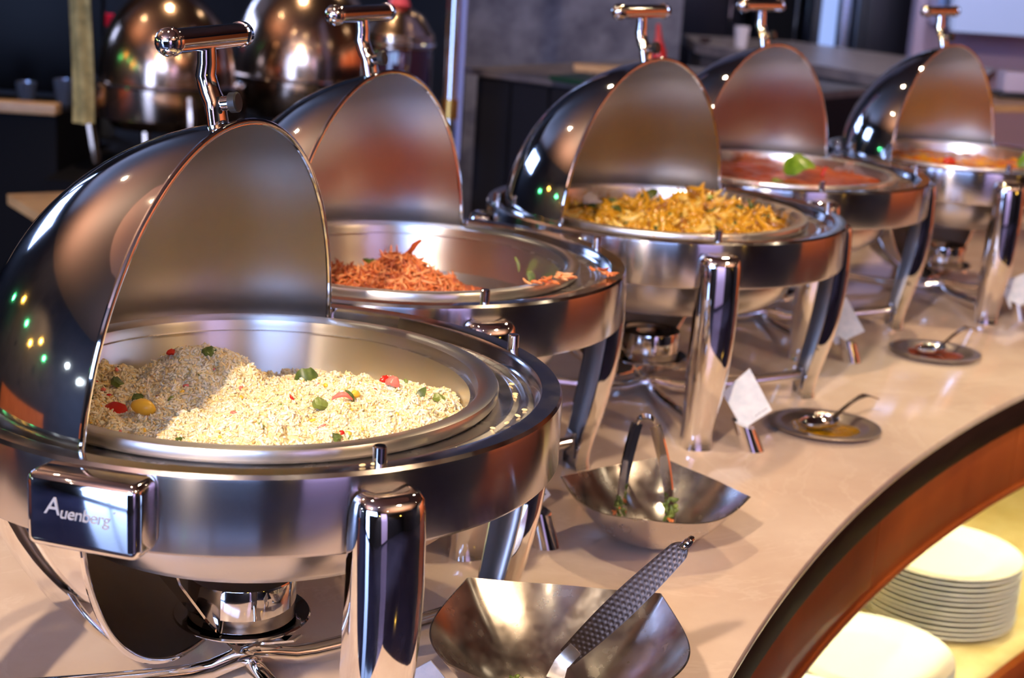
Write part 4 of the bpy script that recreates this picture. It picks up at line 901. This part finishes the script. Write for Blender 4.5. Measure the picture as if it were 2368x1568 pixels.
# blue-shirted worker, cropped by the frame
def person():
    e = empty('person', (1.78, 5.30, FZ+.001), label='person in a blue shirt bending over the counter at the right edge', cat='person')
    joints = {'pel': (0, 0, .92), 'belly': (-.01, -.10, 1.02), 'chest': (-.02, -.26, 1.13), 'neck': (-.02, -.38, 1.20), 'hd0': (-.02, -.44, 1.23), 'hd1': (-.02, -.52, 1.25), 'shl': (-.19, -.27, 1.16), 'ell': (-.25, -.30, .96), 'wrl': (-.17, -.47, 1.08), 'hal': (-.13, -.55, 1.10), 'shr': (.15, -.27, 1.16), 'elr': (.22, -.30, .96), 'wrr': (.10, -.47, 1.08), 'har': (.06, -.55, 1.10),
              'hipl': (-.10, 0, .88), 'knl': (-.11, -.03, .50), 'anl': (-.11, .02, .09), 'tol': (-.12, -.13, .035), 'hipr': (.10, 0, .88), 'knr': (.11, -.03, .50), 'anr': (.11, .02, .09), 'tor': (.12, -.13, .035)}
    rad = dict(pel=.13, belly=.125, chest=.14, neck=.055, hd0=.075, hd1=.085, shl=.065, ell=.045, wrl=.028, hal=.032, shr=.065, elr=.045, wrr=.028, har=.032, hipl=.09, knl=.06, anl=.042, tol=.035, hipr=.09, knr=.06, anr=.042, tor=.035)
    ed = [('pel', 'belly'), ('belly', 'chest'), ('chest', 'neck'), ('neck', 'hd0'), ('hd0', 'hd1'), ('chest', 'shl'), ('shl', 'ell'), ('ell', 'wrl'), ('wrl', 'hal'), ('chest', 'shr'), ('shr', 'elr'), ('elr', 'wrr'), ('wrr', 'har'), ('pel', 'hipl'), ('hipl', 'knl'), ('knl', 'anl'), ('anl', 'tol'), ('pel', 'hipr'), ('hipr', 'knr'), ('knr', 'anr'), ('anr', 'tor')]
    # fingers
    for s, h in (('l', 'hal'), ('r', 'har')):
        hx, hy, hz = joints[h]
        for f_ in range(5):
            n1, n2 = '%sf%da' % (s, f_), '%sf%db' % (s, f_); off = (f_-2)*.018; ln = [.045, .075, .085, .078, .06][f_]
            joints[n1] = (hx+off, hy-ln*.6, hz+.004); joints[n2] = (hx+off*1.05, hy-ln, hz-.012); rad[n1] = .0095; rad[n2] = .008; ed += [(h, n1), (n1, n2)]
    nm = list(joints); me = bpy.data.meshes.new('person_body'); me.from_pydata([joints[k] for k in nm], [(nm.index(a), nm.index(b)) for a, b in ed], [])
    o = bpy.data.objects.new('person_body', me); COL.objects.link(o)
    md = o.modifiers.new('s', 'SKIN'); me.skin_vertices[0].data[0].use_root = True
    for i, k in enumerate(nm): me.skin_vertices[0].data[i].radius = (rad[k],)*2; me.skin_vertices[0].data[i].use_root = (k == 'pel')
    sd_ = o.modifiers.new('b', 'SUBSURF'); sd_.levels = 2; sd_.render_levels = 2
    bpy.context.view_layer.update(); m2 = bpy.data.meshes.new_from_object(o.evaluated_get(bpy.context.evaluated_depsgraph_get())); bpy.data.objects.remove(o)
    m2.materials.clear()
    for q in (mat('blue_shirt', rgb(24, 44, 130), .7), mat('skin', rgb(150, 100, 76), .5), mat('dark_trousers', rgb(22, 22, 30), .7), mat('dark_hair', rgb(18, 14, 14), .5)): m2.materials.append(q)
    for pl in m2.polygons:
        c = pl.center; k = 0
        if c.z < .90: k = 2
        elif c.y < -.40: k = 1 if c.z < 1.20 else 3
        pl.material_index = k; pl.use_smooth = True
    obj('person_body', m2, e)
person()
# pink counter block and white box at right
o = quadslab('serving_plinth', [(1.21, 4.14), (1.45, 4.27), (1.75, 4.42), (1.75, 4.64), (1.23, 4.64)], FZ, .275, mat('pinkish_laminate', rgb(150, 128, 140), .5), None); tag(o, 'pinkish pedestal behind the farthest dish at the right edge', 'pedestal')
o = quadslab('plinth_slab', [(1.20, 4.13), (1.45, 4.26), (1.77, 4.42), (1.77, 4.66), (1.22, 4.66)], .2755, .295, tan, None); tag(o, 'pale slab lying on the pinkish pedestal at the right edge', 'slab')
e = empty('white_box', (1.36, 4.62, .2455), label='small white box with dark base behind the farthest lid', cat='box'); e.location = (1.36, 4.40, .2955)
obj('carton', G().box((0, 0, .045), (.10, .08, .055), .003).mesh('carton', mat('white_lilac_card', rgb(196, 186, 214), .5)), e); obj('base', G().box((0, 0, .008), (.12, .09, .016), .003).mesh('base', black), e)
# left dark shelving, cloth strip, pink-lidded jar
sh = empty('bar_shelving', (0, 0, 0), label='dark bar unit with a pale shelf edge at the far left', cat='shelving')
obj('lower_cabinet', G().box((-1.97, 4.98, -.44), (1.10, .5, .955), .004).mesh('lower_cabinet', dkblue), sh)
obj('shelf_edge', G().box((-1.97, 4.72, .058), (1.12, .06, .034), .004).mesh('shelf_edge', tan), sh)
obj('back_board', G().box((-1.95, 5.20, .75), (1.10, .04, 1.4), .004).mesh('back_board', mat('black_glass', rgb(8, 9, 15), .35, 0, .15)), sh)
gl = mat('clear_tumbler', rgb(120, 130, 150), .08, .6)
for k, (x, y) in enumerate([(-1.58, 4.95), (-1.47, 4.98), (-1.70, 4.93)]):
    o = obj('glass_tumbler', G().lathe([(.0001, 0), (.024, 0), (.034, .07+.012*k), (.031, .07+.012*k), (.022, .006), (.0001, .006)], 24).mesh('glass_tumbler', gl), None, (x, y, .0385)); tag(o, ['dim glass tumbler on the dark bar shelf, middle one', 'dim glass tumbler on the dark bar shelf nearest the yellow cloth', 'dim glass tumbler on the dark bar shelf, farthest left'][k], 'glass')
cl = mat('olive_yellow_cloth', rgb(134, 126, 84), .8); cf = noise_col(cl, rgb(112, 106, 70), rgb(156, 146, 100), 30)
P = [[(-1.165+.055*u+.004*math.sin(9*z), 4.0+.010*math.sin(u*7+z*5), z) for u in [j/8 for j in range(9)]] for z in [.118+.5*i/20 for i in range(21)]]
g = G().grid(P); P2 = [[(x, y+.004, z) for x, y, z in r] for r in P]; g.grid(P2, flip=True)
for a in (0, 8): g.grid([[P[i][a], P2[i][a]] for i in range(21)])
for i in (0, 20): g.grid([P[i], P2[i]])
o = obj('hanging_cloth', g.mesh('hanging_cloth', cl, sharp=60)); tag(o, 'olive yellow cloth strip hanging at the upper left', 'cloth')
o = obj('cloth_rail', G().tube([(-1.9, 4.01, .62), (-.2, 4.35, .62)], .012, 12).mesh('cloth_rail', chrome)); tag(o, 'chrome rail above the frame that holds the yellow cloth', 'rail')
e = empty('spice_jar', (-1.235, 4.62, .0), label='glass jar with a bright pink lid at the upper left', cat='jar'); e.location = (-1.475, 5.45, -.0195)
obj('jar_body', G().lathe([(.0001, -.0995), (.040, -.0995), (.043, -.08), (.043, .27), (.035, .285)], 32).mesh('jar_body', gl), e)
obj('jar_lid', G().lathe([(.040, .280), (.046, .282), (.046, .314), (.038, .320), (.0001, .321)], 32).mesh('jar_lid', mat('bright_pink_plastic', rgb(226, 30, 92), .4)), e)
